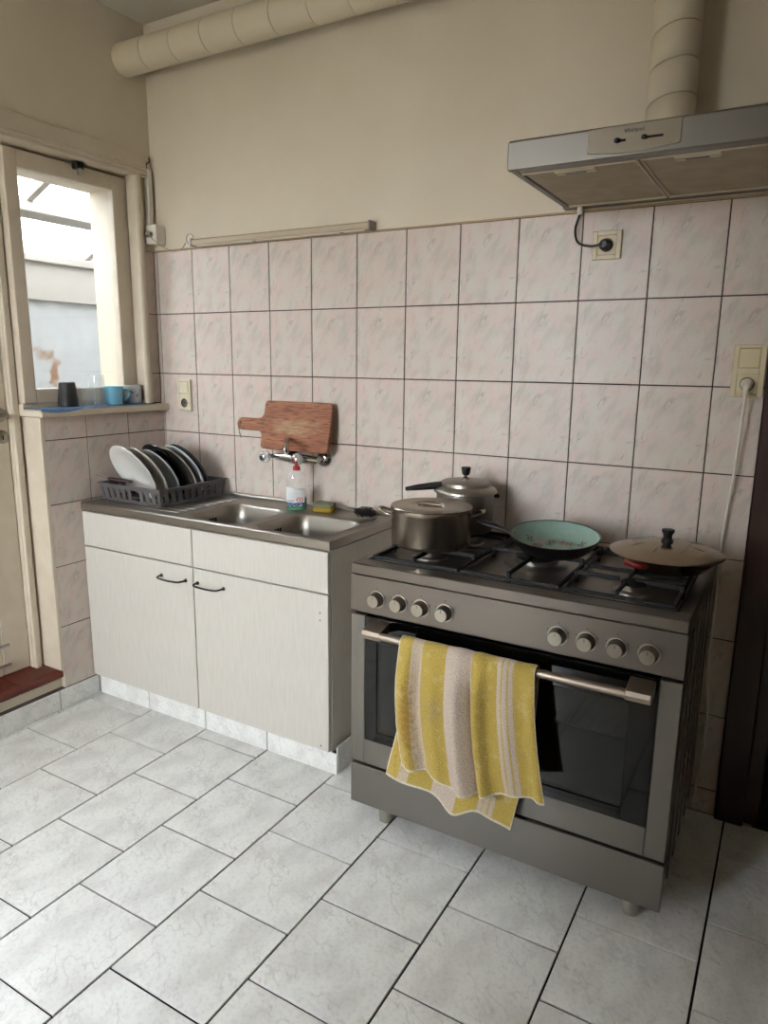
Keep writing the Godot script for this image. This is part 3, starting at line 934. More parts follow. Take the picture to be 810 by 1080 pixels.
func build_stove():
	var X0 := 1.164
	var X1 := 2.065
	var ZB := 0.012
	var ZS := 0.6
	var s := thing("gas_stove", "wide stainless steel gas stove with eight knobs and a black glass oven door", "stove", Vector3(1.615, 0, 0.3))
	var o := Vector3(1.615, 0, 0.3)
	# body shell: sides, back, base and a closed oven chamber
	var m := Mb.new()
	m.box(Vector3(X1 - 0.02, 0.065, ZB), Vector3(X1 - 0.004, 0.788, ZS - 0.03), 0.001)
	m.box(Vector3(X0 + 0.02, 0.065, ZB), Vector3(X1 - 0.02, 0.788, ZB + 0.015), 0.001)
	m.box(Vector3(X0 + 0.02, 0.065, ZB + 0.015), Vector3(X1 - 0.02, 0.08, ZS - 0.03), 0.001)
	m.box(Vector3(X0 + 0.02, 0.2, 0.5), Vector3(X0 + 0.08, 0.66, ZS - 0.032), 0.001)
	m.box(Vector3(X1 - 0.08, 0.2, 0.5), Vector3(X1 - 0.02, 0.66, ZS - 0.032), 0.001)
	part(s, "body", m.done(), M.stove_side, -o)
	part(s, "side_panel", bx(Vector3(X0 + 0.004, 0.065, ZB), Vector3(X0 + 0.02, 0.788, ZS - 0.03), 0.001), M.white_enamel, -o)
	# vertical ribs pressed into the side
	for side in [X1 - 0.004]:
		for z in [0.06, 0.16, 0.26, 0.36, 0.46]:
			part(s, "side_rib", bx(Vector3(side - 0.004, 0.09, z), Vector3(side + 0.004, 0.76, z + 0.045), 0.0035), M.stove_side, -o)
	var cav := Mb.new()
	cav.box(Vector3(X0 + 0.075, 0.22, 0.08), Vector3(X0 + 0.085, 0.66, 0.57), 0.0)
	cav.box(Vector3(X1 - 0.085, 0.22, 0.08), Vector3(X1 - 0.075, 0.66, 0.57), 0.0)
	cav.box(Vector3(X0 + 0.08, 0.22, 0.075), Vector3(X1 - 0.08, 0.66, 0.085), 0.0)
	cav.box(Vector3(X0 + 0.08, 0.215, 0.08), Vector3(X1 - 0.08, 0.225, 0.57), 0.0)
	cav.box(Vector3(X0 + 0.08, 0.655, 0.08), Vector3(X1 - 0.08, 0.665, 0.57), 0.0)
	var oc := part(s, "oven_chamber", cav.done(), mat(Color(0.30, 0.305, 0.295), 0.35), -o)
	var rk := Mb.new()
	for k in 24:
		var xx := X0 + 0.1 + k * 0.0305
		rk.tube([Vector3(xx, 0.46, 0.1), Vector3(xx, 0.46, 0.53)], 0.002, 6)
	for z in [0.1, 0.3, 0.53]:
		rk.tube([Vector3(X0 + 0.09, 0.46, z), Vector3(X1 - 0.09, 0.46, z)], 0.0035, 6)
	part(oc, "oven_rack", rk.done(), M.chrome)
	# worktop slab with its rim and recessed hob
	m = Mb.new()
	m.box(Vector3(X0, 0.788, 0.545), Vector3(X1, 0.82, ZS), 0.003)
	m.box(Vector3(X0, 0.788, ZB), Vector3(X1, 0.82, 0.06), 0.003)
	m.box(Vector3(X0, 0.788, 0.06), Vector3(1.188, 0.82, 0.545), 0.003)
	m.box(Vector3(2.032, 0.788, 0.06), Vector3(X1, 0.82, 0.545), 0.003)
	part(s, "worktop", m.done(), M.steel, -o)
	var hob := part(s, "hob", bx(Vector3(1.186, 0.79, 0.058), Vector3(2.034, 0.811, 0.547), 0.003), M.sink_steel, -o)
	# thin black seal round the recess
	m = Mb.new()
	m.box(Vector3(1.186, 0.811, 0.541), Vector3(2.034, 0.8215, 0.547), 0.002)
	m.box(Vector3(1.186, 0.811, 0.058), Vector3(2.034, 0.8215, 0.064), 0.002)
	m.box(Vector3(1.186, 0.811, 0.064), Vector3(1.191, 0.8215, 0.541), 0.002)
	m.box(Vector3(2.029, 0.811, 0.064), Vector3(2.034, 0.8215, 0.541), 0.002)
	part(hob, "seal", m.done(), M.iron)
	# burners
	for b in [[1.315, 0.395, 0.036], [1.315, 0.165, 0.05], [1.61, 0.30, 0.062], [1.905, 0.415, 0.034], [1.905, 0.175, 0.046]]:
		var bp := part(s, "burner", turned([Vector2(b[2] * 1.5, 0.0), Vector2(b[2] * 1.45, 0.004), Vector2(b[2] * 1.1, 0.007), Vector2(b[2], 0.008), Vector2(b[2], 0.02), Vector2(0.0, 0.02)], 32), M.aluminium, Vector3(b[0], 0.811, b[1]) - o)
		part(bp, "burner_cap", turned([Vector2(b[2] * 0.92, 0.02), Vector2(b[2] * 0.92, 0.025), Vector2(b[2] * 0.8, 0.028), Vector2(0.0, 0.029)], 32), M.iron)
	# three cast iron pan supports
	var gy := 0.846
	for gi in 3:
		var xa: float = 1.196 + gi * 0.279
		var xb: float = xa + 0.272
		var gm := Mb.new()
		var t := 0.0048
		for z in [0.072, 0.532]:
			gm.box(Vector3(xa, 0.8215, z - t), Vector3(xb, 0.831, z + t), 0.002)
		for x in [xa + t, xb - t]:
			gm.box(Vector3(x - t, 0.8215, 0.072), Vector3(x + t, 0.831, 0.532), 0.002)
		var cx := (xa + xb) / 2
		var cross := [[0.175, 0.02], [0.415, 0.02]] if gi != 1 else [[0.30, 0.03]]
		for cz in cross:
			for q in [Vector3(1, 0, 0), Vector3(-1, 0, 0), Vector3(0, 0, 1), Vector3(0, 0, -1)]:
				var inner: Vector3 = Vector3(cx, gy, cz[0]) + q * cz[1]
				var far: Vector3 = inner + q * (0.113 if gi != 1 or q.z == 0 else 0.2)
				if q.x != 0: far.x = xa + t if q.x < 0 else xb - t
				elif gi != 1: far = inner + q * 0.085
				elif gi == 1: far.z = 0.532 if q.z > 0 else 0.072
				gm.box(Vector3(min(inner.x, far.x) - (0.0035 if q.x == 0 else 0.0), gy - 0.012, min(inner.z, far.z) - (0.0035 if q.z == 0 else 0.0)), Vector3(max(inner.x, far.x) + (0.0035 if q.x == 0 else 0.0), gy, max(inner.z, far.z) + (0.0035 if q.z == 0 else 0.0)), 0.0015)
				if q.x != 0 or gi == 1:
					gm.box(far - Vector3(0.006, 0.034, 0.006), far + Vector3(0.006, 0.0, 0.006), 0.002)
		if gi != 1:
			gm.box(Vector3(xa, 0.8235, 0.295 - t), Vector3(xb, 0.834, 0.295 + t), 0.002)
			for z in [0.072, 0.295, 0.532]:
				gm.box(Vector3(cx - 0.005, 0.824, z - 0.005), Vector3(cx + 0.005, gy, z + 0.005), 0.002)
				var zz := [z - 0.06, z + 0.06]
				gm.box(Vector3(cx - 0.0035, gy - 0.011, max(zz[0], 0.072)), Vector3(cx + 0.0035, gy - 0.0005, min(zz[1], 0.532)), 0.0015)
		part(s, "pan_support", gm.done(), M.iron, -o)
	# control panel, slightly raked
	var cpm := Mb.new()
	cpm.prism(PackedVector2Array([Vector2(0.565, 0.677), Vector2(0.565, 0.787), Vector2(ZS - 0.002, 0.787), Vector2(ZS + 0.0, 0.785), Vector2(ZS + 0.001, 0.679), Vector2(ZS - 0.001, 0.677)]), -X1, -X0, 0.0012)
	var cp := part(s, "control_panel", cpm.done(), M.steel, -o, Vector3(0, -PI / 2, 0))
	var kx := [1.249, 1.32, 1.388, 1.459, 1.766, 1.837, 1.908, 1.981]
	var ax := Basis(Vector3(1, 0, 0), PI / 2)
	var km := Mb.new()
	km.lathe([Vector2(0.0215, 0.0), Vector2(0.0215, 0.006), Vector2(0.0195, 0.008), Vector2(0.0188, 0.024), Vector2(0.0172, 0.0268), Vector2(0.0, 0.0272)], 32, Vector3.ZERO, 0.0, ax)
	var knob := km.done()
	var cm := Mb.new()
	cm.lathe([Vector2(0.0255, 0.0), Vector2(0.0255, 0.0022), Vector2(0.0, 0.0022)], 32, Vector3.ZERO, 0.0, ax)
	var collar := cm.done()
	for i in 8:
		var k := part(s, "knob", knob, M.knob_steel, Vector3(kx[i] + 0.004, 0.7255, ZS + 0.002) - o)
		part(k, "knob_mark", bx(Vector3(-0.0007, 0.006, 0.0265), Vector3(0.0007, 0.014, 0.0275), 0.0003), M.iron)
		part(k, "collar", collar, M.aluminium, Vector3(0, 0, -0.0006))
		for q in [[0.0, 0.033], [-0.026, 0.012], [0.026, 0.012]]:
			part(k, "dial_mark", bx(Vector3(q[0] - 0.0012, q[1] - 0.0012, -0.0005), Vector3(q[0] + 0.0012, q[1] + 0.0012, 0.0004), 0.0002), M.dark_hole)
	# oven door: steel surround, black glass, clear window
	var dz := ZS
	m = Mb.new()
	m.box(Vector3(X0 + 0.001, 0.203, 0.572), Vector3(1.212, 0.668, dz), 0.002)
	m.box(Vector3(2.014, 0.203, 0.572), Vector3(X1 - 0.001, 0.668, dz), 0.002)
	m.box(Vector3(1.212, 0.203, 0.572), Vector3(2.014, 0.281, dz), 0.002)
	var d := part(s, "oven_door", m.done(), M.steel_v, -o)
	m = Mb.new()
	m.box(Vector3(1.2125, 0.2815, 0.575), Vector3(1.252, 0.668, dz + 0.0005), 0.001)
	m.box(Vector3(1.951, 0.2815, 0.575), Vector3(2.0135, 0.668, dz + 0.0005), 0.001)
	m.box(Vector3(1.252, 0.2815, 0.575), Vector3(1.951, 0.312, dz + 0.0005), 0.001)
	m.box(Vector3(1.252, 0.592, 0.575), Vector3(1.951, 0.668, dz + 0.0005), 0.001)
	part(d, "glass_surround", m.done(), M.black_glass)
	part(d, "window", bx(Vector3(1.25, 0.31, 0.592), Vector3(1.953, 0.594, 0.596), 0.0), M.oven_glass)
	# bar handle with two block brackets
	m = Mb.new()
	m.tube([Vector3(1.262, 0.637, 0.648), Vector3(1.985, 0.637, 0.648)], 0.0112, 20)
	var bar := part(d, "handle", m.done(), M.satin)
	for x in [1.236, 1.948]:
		m = Mb.new()
		m.prism(PackedVector2Array([Vector2(0.6, 0.662), Vector2(0.645, 0.652), Vector2(0.656, 0.648), Vector2(0.661, 0.638), Vector2(0.658, 0.626), Vector2(0.648, 0.622), Vector2(0.6, 0.634)]), -x - 0.058, -x, 0.002)
		part(bar, "bracket", m.done(), M.satin, Vector3.ZERO, Vector3(0, -PI / 2, 0))
	# drawer front
	part(s, "drawer", bx(Vector3(X0 + 0.001, 0.063, 0.57), Vector3(X1 - 0.001, 0.193, ZS), 0.002), M.steel_v, -o)
	# dark gaps behind the joints
	part(s, "front_seal", bx(Vector3(X0 + 0.005, 0.19, 0.565), Vector3(X1 - 0.005, 0.21, 0.585), 0.0), M.iron, -o)
	part(s, "front_seal", bx(Vector3(X0 + 0.005, 0.66, 0.565), Vector3(X1 - 0.005, 0.685, 0.575), 0.0), M.iron, -o)
	# feet
	var fm := mat(Color(0.55, 0.53, 0.48), 0.45)
	for p in [[1.262, 0.55], [1.99, 0.55], [1.262, 0.07], [1.99, 0.07]]:
		part(s, "foot", turned([Vector2(0.0, 0.0), Vector2(0.019, 0.0), Vector2(0.0205, 0.003), Vector2(0.0205, 0.014), Vector2(0.022, 0.016), Vector2(0.0235, 0.066), Vector2(0.0, 0.066)], 28), fm, Vector3(p[0], 0, p[1]) - o)

func plate_mesh(r: float, depth: float) -> ArrayMesh:
	return turned([Vector2(0.0, 0.0), Vector2(r * 0.58, 0.0), Vector2(r * 0.66, depth * 0.25), Vector2(r * 0.9, depth * 0.85), Vector2(r, depth), Vector2(r * 1.0, depth + 0.003), Vector2(r * 0.97, depth + 0.003), Vector2(r * 0.88, depth * 0.85 + 0.005), Vector2(r * 0.66, depth * 0.3 + 0.005), Vector2(r * 0.58, 0.005), Vector2(0.0, 0.005)], 48)

func build_sink_things():
	var top := 0.825
	# dish rack: open basket with slotted walls
	var rk := thing("dish_rack", "dark grey plastic dish rack full of plates on the draining board", "dish rack", Vector3(0.0, top, 0.21))
	var rm := mat(Color(0.33, 0.315, 0.31), 0.5)
	var m := Mb.new()
	var bw := 0.164
	var bd := 0.172
	var tw := 0.170
	var td := 0.179
	var hh := 0.066
	# floor grid
	for k in 9:
		var z := -bd + 2 * bd * k / 8.0
		m.box(Vector3(-bw, 0.004, z - 0.003), Vector3(bw, 0.009, z + 0.003), 0.001)
	for k in 7:
		var x := -bw + 2 * bw * k / 6.0
		m.box(Vector3(x - 0.003, 0.003, -bd), Vector3(x + 0.003, 0.008, bd), 0.001)
	var at := func(side: int, s: float, h: float, out := 0.0):
		s = clamp(s, -1.0, 1.0)
		var w: float = lerp(bw, tw, h) + out
		var d: float = lerp(bd, td, h) + out
		var y := 0.003 + h * hh
		match side:
			0: return Vector3(s * w, y, d)
			1: return Vector3(w, y, -s * d)
			2: return Vector3(-s * w, y, -d)
		return Vector3(-w, y, s * d)
	for side in 4:
		# lower band, upper band and the lip
		for band in [[0.0, 0.18, 0.0], [0.80, 1.0, 0.0]]:
			m.loft([[at.call(side, -1.0, band[0]), at.call(side, 1.0, band[0]), at.call(side, 1.0, band[0], -0.003), at.call(side, -1.0, band[0], -0.003)], [at.call(side, -1.0, band[1]), at.call(side, 1.0, band[1]), at.call(side, 1.0, band[1], -0.003), at.call(side, -1.0, band[1], -0.003)]])
		m.loft([[at.call(side, -1.0, 1.0, -0.003), at.call(side, 1.0, 1.0, -0.003), at.call(side, 1.0, 1.0, 0.007), at.call(side, -1.0, 1.0, 0.007)], [at.call(side, -1.0, 1.06, -0.003), at.call(side, 1.0, 1.06, -0.003), at.call(side, 1.0, 1.06, 0.006), at.call(side, -1.0, 1.06, 0.006)]])
		# ribs between the slots, with a wide arch left open in the middle of each long side
		var n := 10
		for k in n + 1:
			var s := -1.0 + 2.0 * k / n
			var hw := 0.062
			if k == 0 or k == n: hw = 0.08
			if side % 2 == 0 and (k == 6): continue
			m.flat()
			m.loft([[at.call(side, s - hw, 0.2), at.call(side, s + hw, 0.2), at.call(side, s + hw, 0.2, -0.003), at.call(side, s - hw, 0.2, -0.003)], [at.call(side, s - hw - 0.03, 0.82), at.call(side, s + hw - 0.03, 0.82), at.call(side, s + hw - 0.03, 0.82, -0.003), at.call(side, s - hw - 0.03, 0.82, -0.003)]])
	part(rk, "basket", m.done(), rm)
	# plates stand in the rack one behind the other, tipped towards the door
	var white := mat(Color(0.86, 0.85, 0.82), 0.16)
	var cream := mat(Color(0.80, 0.775, 0.725), 0.18)
	var smoke := mat(Color(0.74, 0.755, 0.755), 0.12)
	var black := mat(Color(0.04, 0.04, 0.042), 0.15)
	var dgrey := mat(Color(0.26, 0.26, 0.26), 0.2)
	var rows := [
		[0.318, -0.03, 0.127, white, "large white plate at the front of the dish rack", 0.50],
		[0.272, -0.012, 0.121, cream, "cream plate second from the front of the dish rack", 0.50],
		[0.215, 0.002, 0.114, smoke, "blue-grey plate standing just in front of the black plate", 0.50],
		[0.188, 0.004, 0.125, black, "black plate in the middle of the dish rack", 0.50],
		[0.137, 0.016, 0.114, cream, "cream plate standing just behind the black plate", 0.50],
		[0.112, 0.03, 0.119, smoke, "pale grey plate near the back of the dish rack", 0.50],
		[0.092, 0.034, 0.121, dgrey, "dark rimmed plate at the very back of the dish rack", 0.50]]
	for r in rows:
		var p := thing("plate", r[4], "plate", Vector3(r[1], top + 0.014 + r[2] * cos(r[5]), r[0]), -0.16, "plates in the dish rack")
		part(p, "dish", plate_mesh(r[2], 0.018), r[3], Vector3.ZERO, Vector3(PI / 2 + r[5], 0, 0))
	# knife lying over the left end of the rack
	var k := thing("kitchen_knife", "knife with a reddish wooden handle sticking out of the left end of the rack", "knife", Vector3(-0.12, top + 0.078, 0.34))
	part(k, "handle", pipe([Vector3(0.06, -0.004, -0.02), Vector3(0.03, 0.0, -0.005), Vector3(-0.02, 0.004, 0.012), Vector3(-0.035, 0.006, 0.018)], [0.005, 0.0075, 0.007, 0.005], 10), mat(Color(0.20, 0.10, 0.07), 0.5))
	m = Mb.new()
	m.loft([[Vector3(-0.034, 0.012, 0.018), Vector3(-0.034, 0.001, 0.0172), Vector3(-0.034, 0.001, 0.0188)], [Vector3(-0.085, 0.02, 0.035), Vector3(-0.09, 0.0185, 0.0345), Vector3(-0.09, 0.0185, 0.0355)]])
	part(k, "blade", m.done(), M.chrome)

	# wall mixer tap
	var f := thing("wall_tap", "chrome wall mixer tap with two clear crystal knobs", "tap", Vector3(0.56, 1.015, 0.0))
	m = Mb.new()
	m.tube([Vector3(-0.085, 0.0, 0.066), Vector3(-0.03, 0, 0.068), Vector3(0.06, 0, 0.068), Vector3(0.112, 0.0, 0.066)], [0.013, 0.0175, 0.0175, 0.013], 18)
	for x in [-0.06, 0.095]:
		m.tube([Vector3(x, 0, 0.0), Vector3(x, 0, 0.066)], 0.0125, 16)
		m.lathe([Vector2(0.034, 0.0), Vector2(0.033, 0.006), Vector2(0.022, 0.016), Vector2(0.013, 0.02), Vector2(0.0, 0.02)], 28, Vector3(x, 0, 0.001), 0.0, Basis(Vector3(1, 0, 0), PI / 2))
	part(f, "body", m.done(), M.chrome)
	part(f, "spout", pipe(curve([Vector3(-0.03, 0.0, 0.07), Vector3(-0.03, 0.05, 0.07), Vector3(-0.022, 0.074, 0.083), Vector3(0.0, 0.078, 0.112), Vector3(0.045, 0.062, 0.172), Vector3(0.062, 0.050, 0.196), Vector3(0.066, 0.036, 0.202)], 8), 0.0095, 16), M.chrome)
	for q in [[-0.115, Color(0.15, 0.2, 0.5)], [0.04, Color(0.7, 0.1, 0.1)]]:
		var km := Mb.new()
		var b := Basis(Vector3(1, 0, 0), PI / 2)
		km.lathe([Vector2(0.0, 0.0), Vector2(0.014, 0.0), Vector2(0.023, 0.008), Vector2(0.0255, 0.018), Vector2(0.021, 0.03), Vector2(0.015, 0.034), Vector2(0.0, 0.034)], 10, Vector3(q[0], 0.002, 0.085), 0.0, b, 1.1)
		var kp := part(f, "knob", km.done(), M.crystal)
		var cm := Mb.new()
		cm.lathe([Vector2(0.0, 0.037), Vector2(0.013, 0.036), Vector2(0.015, 0.034), Vector2(0.007, 0.033), Vector2(0.007, -0.03), Vector2(0.0, -0.03)], 16, Vector3(q[0], 0.002, 0.085), 0.0, b)
		part(kp, "stem", cm.done(), M.chrome)
		var dm := Mb.new()
		dm.lathe([Vector2(0.005, 0.0365), Vector2(0.004, 0.0385), Vector2(0.0, 0.0388)], 14, Vector3(q[0], 0.002, 0.085), 0.0, b)
		part(kp, "dot", dm.done(), mat(q[1], 0.3))
	part(f, "stub", pipe([Vector3(-0.085, 0.0, 0.066), Vector3(-0.115, 0.0, 0.072)], 0.008, 12), M.chrome)

	# cutting board propped behind the tap
	var cb := thing("cutting_board", "wooden cutting board with a round-ended handle propped on the tap against the tiles", "cutting board", Vector3(0.56, 1.040, 0.062))
	var grain_a := noise(500, 0.02, 4)
	var grain_b := noise(501, 0.05, 3)
	var wood_tex := img_tex(320, 320, func(x, y):
		var w: float = grain_a.get_noise_2d(x * 0.25, y * 1.6) * 0.5 + 0.5
		var fine: float = grain_b.get_noise_2d(x * 0.35, y * 4.0) * 0.5 + 0.5
		var c := Color(0.50, 0.29, 0.18).lerp(Color(0.66, 0.43, 0.29), w)
		c = c.lerp(Color(0.33, 0.175, 0.11), clamp((fine - 0.5) * 3.0, 0.0, 0.75))
		# worn pale patch in the middle where it has been scrubbed
		var dx: float = (x - 190.0) / 85.0
		var dy: float = (y - 70.0) / 26.0
		var worn: float = clamp(1.15 - sqrt(dx * dx + dy * dy) + grain_a.get_noise_2d(x, y * 2.0) * 0.8, 0.0, 1.0)
		c = c.lerp(Color(0.74, 0.62, 0.48).lerp(Color(0.52, 0.40, 0.29), fine), worn * 0.9)
		return c)
	var wm := mat(Color.WHITE, 0.5)
	wm.albedo_texture = wood_tex
	var poly := PackedVector2Array()
	var arc := func(cx: float, cy: float, r: float, a0: float, a1: float, n := 6):
		for i in n + 1:
			var a := deg_to_rad(lerp(a0, a1, float(i) / n))
			poly.append(Vector2(cx + cos(a) * r, cy + sin(a) * r))
	var cbx := 0.16
	arc.call(cbx - 0.02, 0.02, 0.02, -90, 0)
	arc.call(cbx - 0.014, 0.19 - 0.014, 0.014, 0, 90)
	arc.call(-cbx + 0.016, 0.19 - 0.016, 0.016, 90, 180)
	arc.call(-cbx - 0.026, 0.118 + 0.026, 0.026, 0, -90)
	arc.call(-0.268, 0.094, 0.024, 90, 270, 10)
	arc.call(-cbx - 0.024, 0.07 - 0.024, 0.024, 90, 0)
	arc.call(-cbx + 0.016, 0.016, 0.016, 180, 270)
	m = Mb.new()
	m.prism(poly, 0.0, 0.017, 0.002, 2.2, Vector2(0.63, 0.02))
	var lean := -atan2(0.044, 0.19)
	var bmesh := part(cb, "board", m.done(), wm, Vector3.ZERO, Vector3(lean, 0, 0))
	part(bmesh, "hanging_hole", turned([Vector2(0.0, 0.0), Vector2(0.005, 0.0), Vector2(0.005, 0.0006), Vector2(0.0, 0.0006)], 16), M.dark_hole, Vector3(-0.275, 0.098, 0.017), Vector3(PI / 2, 0, 0))
	part(bmesh, "cord", pipe(curve([Vector3(-0.275, 0.098, 0.018), Vector3(-0.279, 0.08, 0.022), Vector3(-0.272, 0.06, 0.02), Vector3(-0.262, 0.035, 0.016), Vector3(-0.27, 0.06, 0.023), Vector3(-0.273, 0.096, 0.019)], 6), 0.0011, 6), mat(Color(0.45, 0.36, 0.27), 0.8))

	# washing-up liquid
	var b := thing("soap_bottle", "clear washing-up liquid bottle with red cap and a little green liquid", "bottle", Vector3(0.607, top + 0.0005, 0.115), 0.62)
	var ring := func(w: float, d: float, y: float):
		var o := []
		for kk in 28:
			var a := TAU * kk / 28
			o.append(Vector3(cos(a) * w, y, sin(a) * d))
		return o
	var prof := [[0.034, 0.020, 0.0], [0.038, 0.024, 0.004], [0.0385, 0.0245, 0.03], [0.040, 0.025, 0.06], [0.038, 0.024, 0.085], [0.036, 0.023, 0.10], [0.0375, 0.024, 0.118], [0.036, 0.023, 0.132], [0.028, 0.020, 0.143], [0.016, 0.014, 0.150], [0.013, 0.013, 0.154]]
	var rings := []
	for p in prof: rings.append(ring.call(p[0], p[1], p[2]))
	m = Mb.new()
	m.smooth(1)
	m.loft(rings, true)
	part(b, "body", m.done(), M.clear)
	rings = []
	for p in [[0.032, 0.018, 0.0025], [0.036, 0.022, 0.006], [0.0365, 0.0225, 0.03], [0.0375, 0.0232, 0.047]]: rings.append(ring.call(p[0], p[1], p[2]))
	m = Mb.new()
	m.smooth(1)
	m.loft(rings, true)
	part(b, "liquid", m.done(), mat(Color(0.06, 0.50, 0.27), 0.15))
	var ln := noise(610, 0.09, 2)
	var lab := img_tex(96, 120, func(x, y):
		var c := Color(0.86, 0.86, 0.85)
		if y > 96: c = Color(0.10, 0.18, 0.38) if ln.get_noise_2d(x * 1.0, y * 1.0) > -0.25 else Color(0.75, 0.80, 0.86)
		elif y > 80 and y < 92 and x < 52 and ln.get_noise_2d(x * 4.0, y * 0.8) > 0.02: c = Color(0.22, 0.22, 0.26)
		elif y > 30 and y < 74 and (y % 9) < 2 and x > 14 and x < 70: c = Color(0.70, 0.69, 0.69)
		var d: float = Vector2(x - 72, y - 78).length()
		if d < 15 and d > 11: c = Color(0.75, 0.25, 0.25)
		elif d <= 5: c = Color(0.80, 0.38, 0.36)
		return c)
	var lm := mat(Color.WHITE, 0.35)
	lm.albedo_texture = lab
	m = Mb.new()
	m.smooth(1)
	for yy in 12:
		for xx in 14:
			var P := func(i, j):
				var sx: float = i / 14.0
				var sy: float = j / 12.0
				var y: float = 0.092 - sy * 0.074
				var a := deg_to_rad(168.0 - sx * 125.0)
				var w: float = lerp(0.0395, 0.0408, clamp((y - 0.02) / 0.04, 0.0, 1.0)) if y < 0.06 else lerp(0.0408, 0.0372, (y - 0.06) / 0.04)
				# rounded shoulder of the label
				var cut: float = pow(sx, 2.5) * 0.03 if sy == 0.0 else 0.0
				return Vector3(cos(a) * w, y - cut, sin(a) * w * 0.628)
			m.quad(P.call(xx, yy), P.call(xx + 1, yy), P.call(xx + 1, yy + 1), P.call(xx, yy + 1), Vector2(xx / 14.0, yy / 12.0), Vector2((xx + 1) / 14.0, yy / 12.0), Vector2((xx + 1) / 14.0, (yy + 1) / 12.0), Vector2(xx / 14.0, (yy + 1) / 12.0))
	part(b, "label", m.done(), lm)
	part(b, "cap", turned([Vector2(0.0, 0.153), Vector2(0.0145, 0.153), Vector2(0.0145, 0.166), Vector2(0.012, 0.169), Vector2(0.0075, 0.171), Vector2(0.0075, 0.183), Vector2(0.006, 0.185), Vector2(0.0, 0.185)], 24), mat(Color(0.60, 0.045, 0.07), 0.35))

	# sponge
	var sp := thing("sponge", "yellow kitchen sponge with a worn green scouring side up", "sponge", Vector3(0.712, top + 0.0005, 0.085), 0.25)
	var sg := noise(640, 60.0, 3)
	var lump := func(w: float, d: float, y0: float, y1: float, amp: float, sd: float):
		var mm := Mb.new()
		mm.smooth(1)
		var rr := []
		for q in [[0.0, y0, 0.86], [0.0, y0 + 0.003, 1.0], [0.0, y1 - 0.003, 1.0], [0.0, y1, 0.88]]:
			var rg := []
			for p in rrect(w * q[2], d * q[2], 0.007, 4):
				var n: float = sg.get_noise_3d(p.x + sd, q[1], p.y) * amp
				rg.append(Vector3(p.x * (1.0 + n * 6.0), q[1] + n, p.y * (1.0 + n * 6.0)))
			rr.append(rg)
		mm.loft(rr, true)
		return mm.done()
	part(sp, "foam", lump.call(0.076, 0.054, 0.0, 0.019, 0.004, 0.0), grain(mat(Color.WHITE, 0.95), 641, 0.15, Color(0.50, 0.41, 0.12), Color(0.68, 0.57, 0.20), Vector3(14, 14, 14)))
	part(sp, "scourer", lump.call(0.078, 0.056, 0.018, 0.034, 0.006, 3.0), grain(mat(Color.WHITE, 0.95), 642, 0.12, Color(0.26, 0.27, 0.20), Color(0.66, 0.62, 0.50), Vector3(16, 16, 16)))

	# steel wool: a tangle of coils
	var sw := thing("scouring_ball", "tangled dark steel wool scourer at the end of the sink top", "scourer", Vector3(0.905, top + 0.001, 0.10))
	m = Mb.new()
	var rg2 := RandomNumberGenerator.new()
	rg2.seed = 99
	for k2 in 110:
		var c := Vector3(rg2.randf_range(-0.045, 0.045), rg2.randf_range(0.009, 0.036), rg2.randf_range(-0.032, 0.032))
		if Vector3(c.x / 0.048, (c.y - 0.012) / 0.028, c.z / 0.034).length() > 1.0: continue
		var u := Vector3(rg2.randf_range(-1, 1), rg2.randf_range(-1, 1), rg2.randf_range(-1, 1)).normalized()
		var v := u.cross(Vector3(rg2.randf_range(-1, 1), 1, rg2.randf_range(-1, 1))).normalized()
		var pts := []
		for a in 11:
			var t := TAU * a / 9.0
			var q := c + (u * cos(t) + v * sin(t)) * rg2.randf_range(0.007, 0.011)
			q.y = max(q.y, 0.0015)
			pts.append(q)
		m.tube(pts, 0.0011, 5, false)
	part(sw, "coils", m.done(), mat(Color(0.22, 0.215, 0.21), 0.35, 0.9))

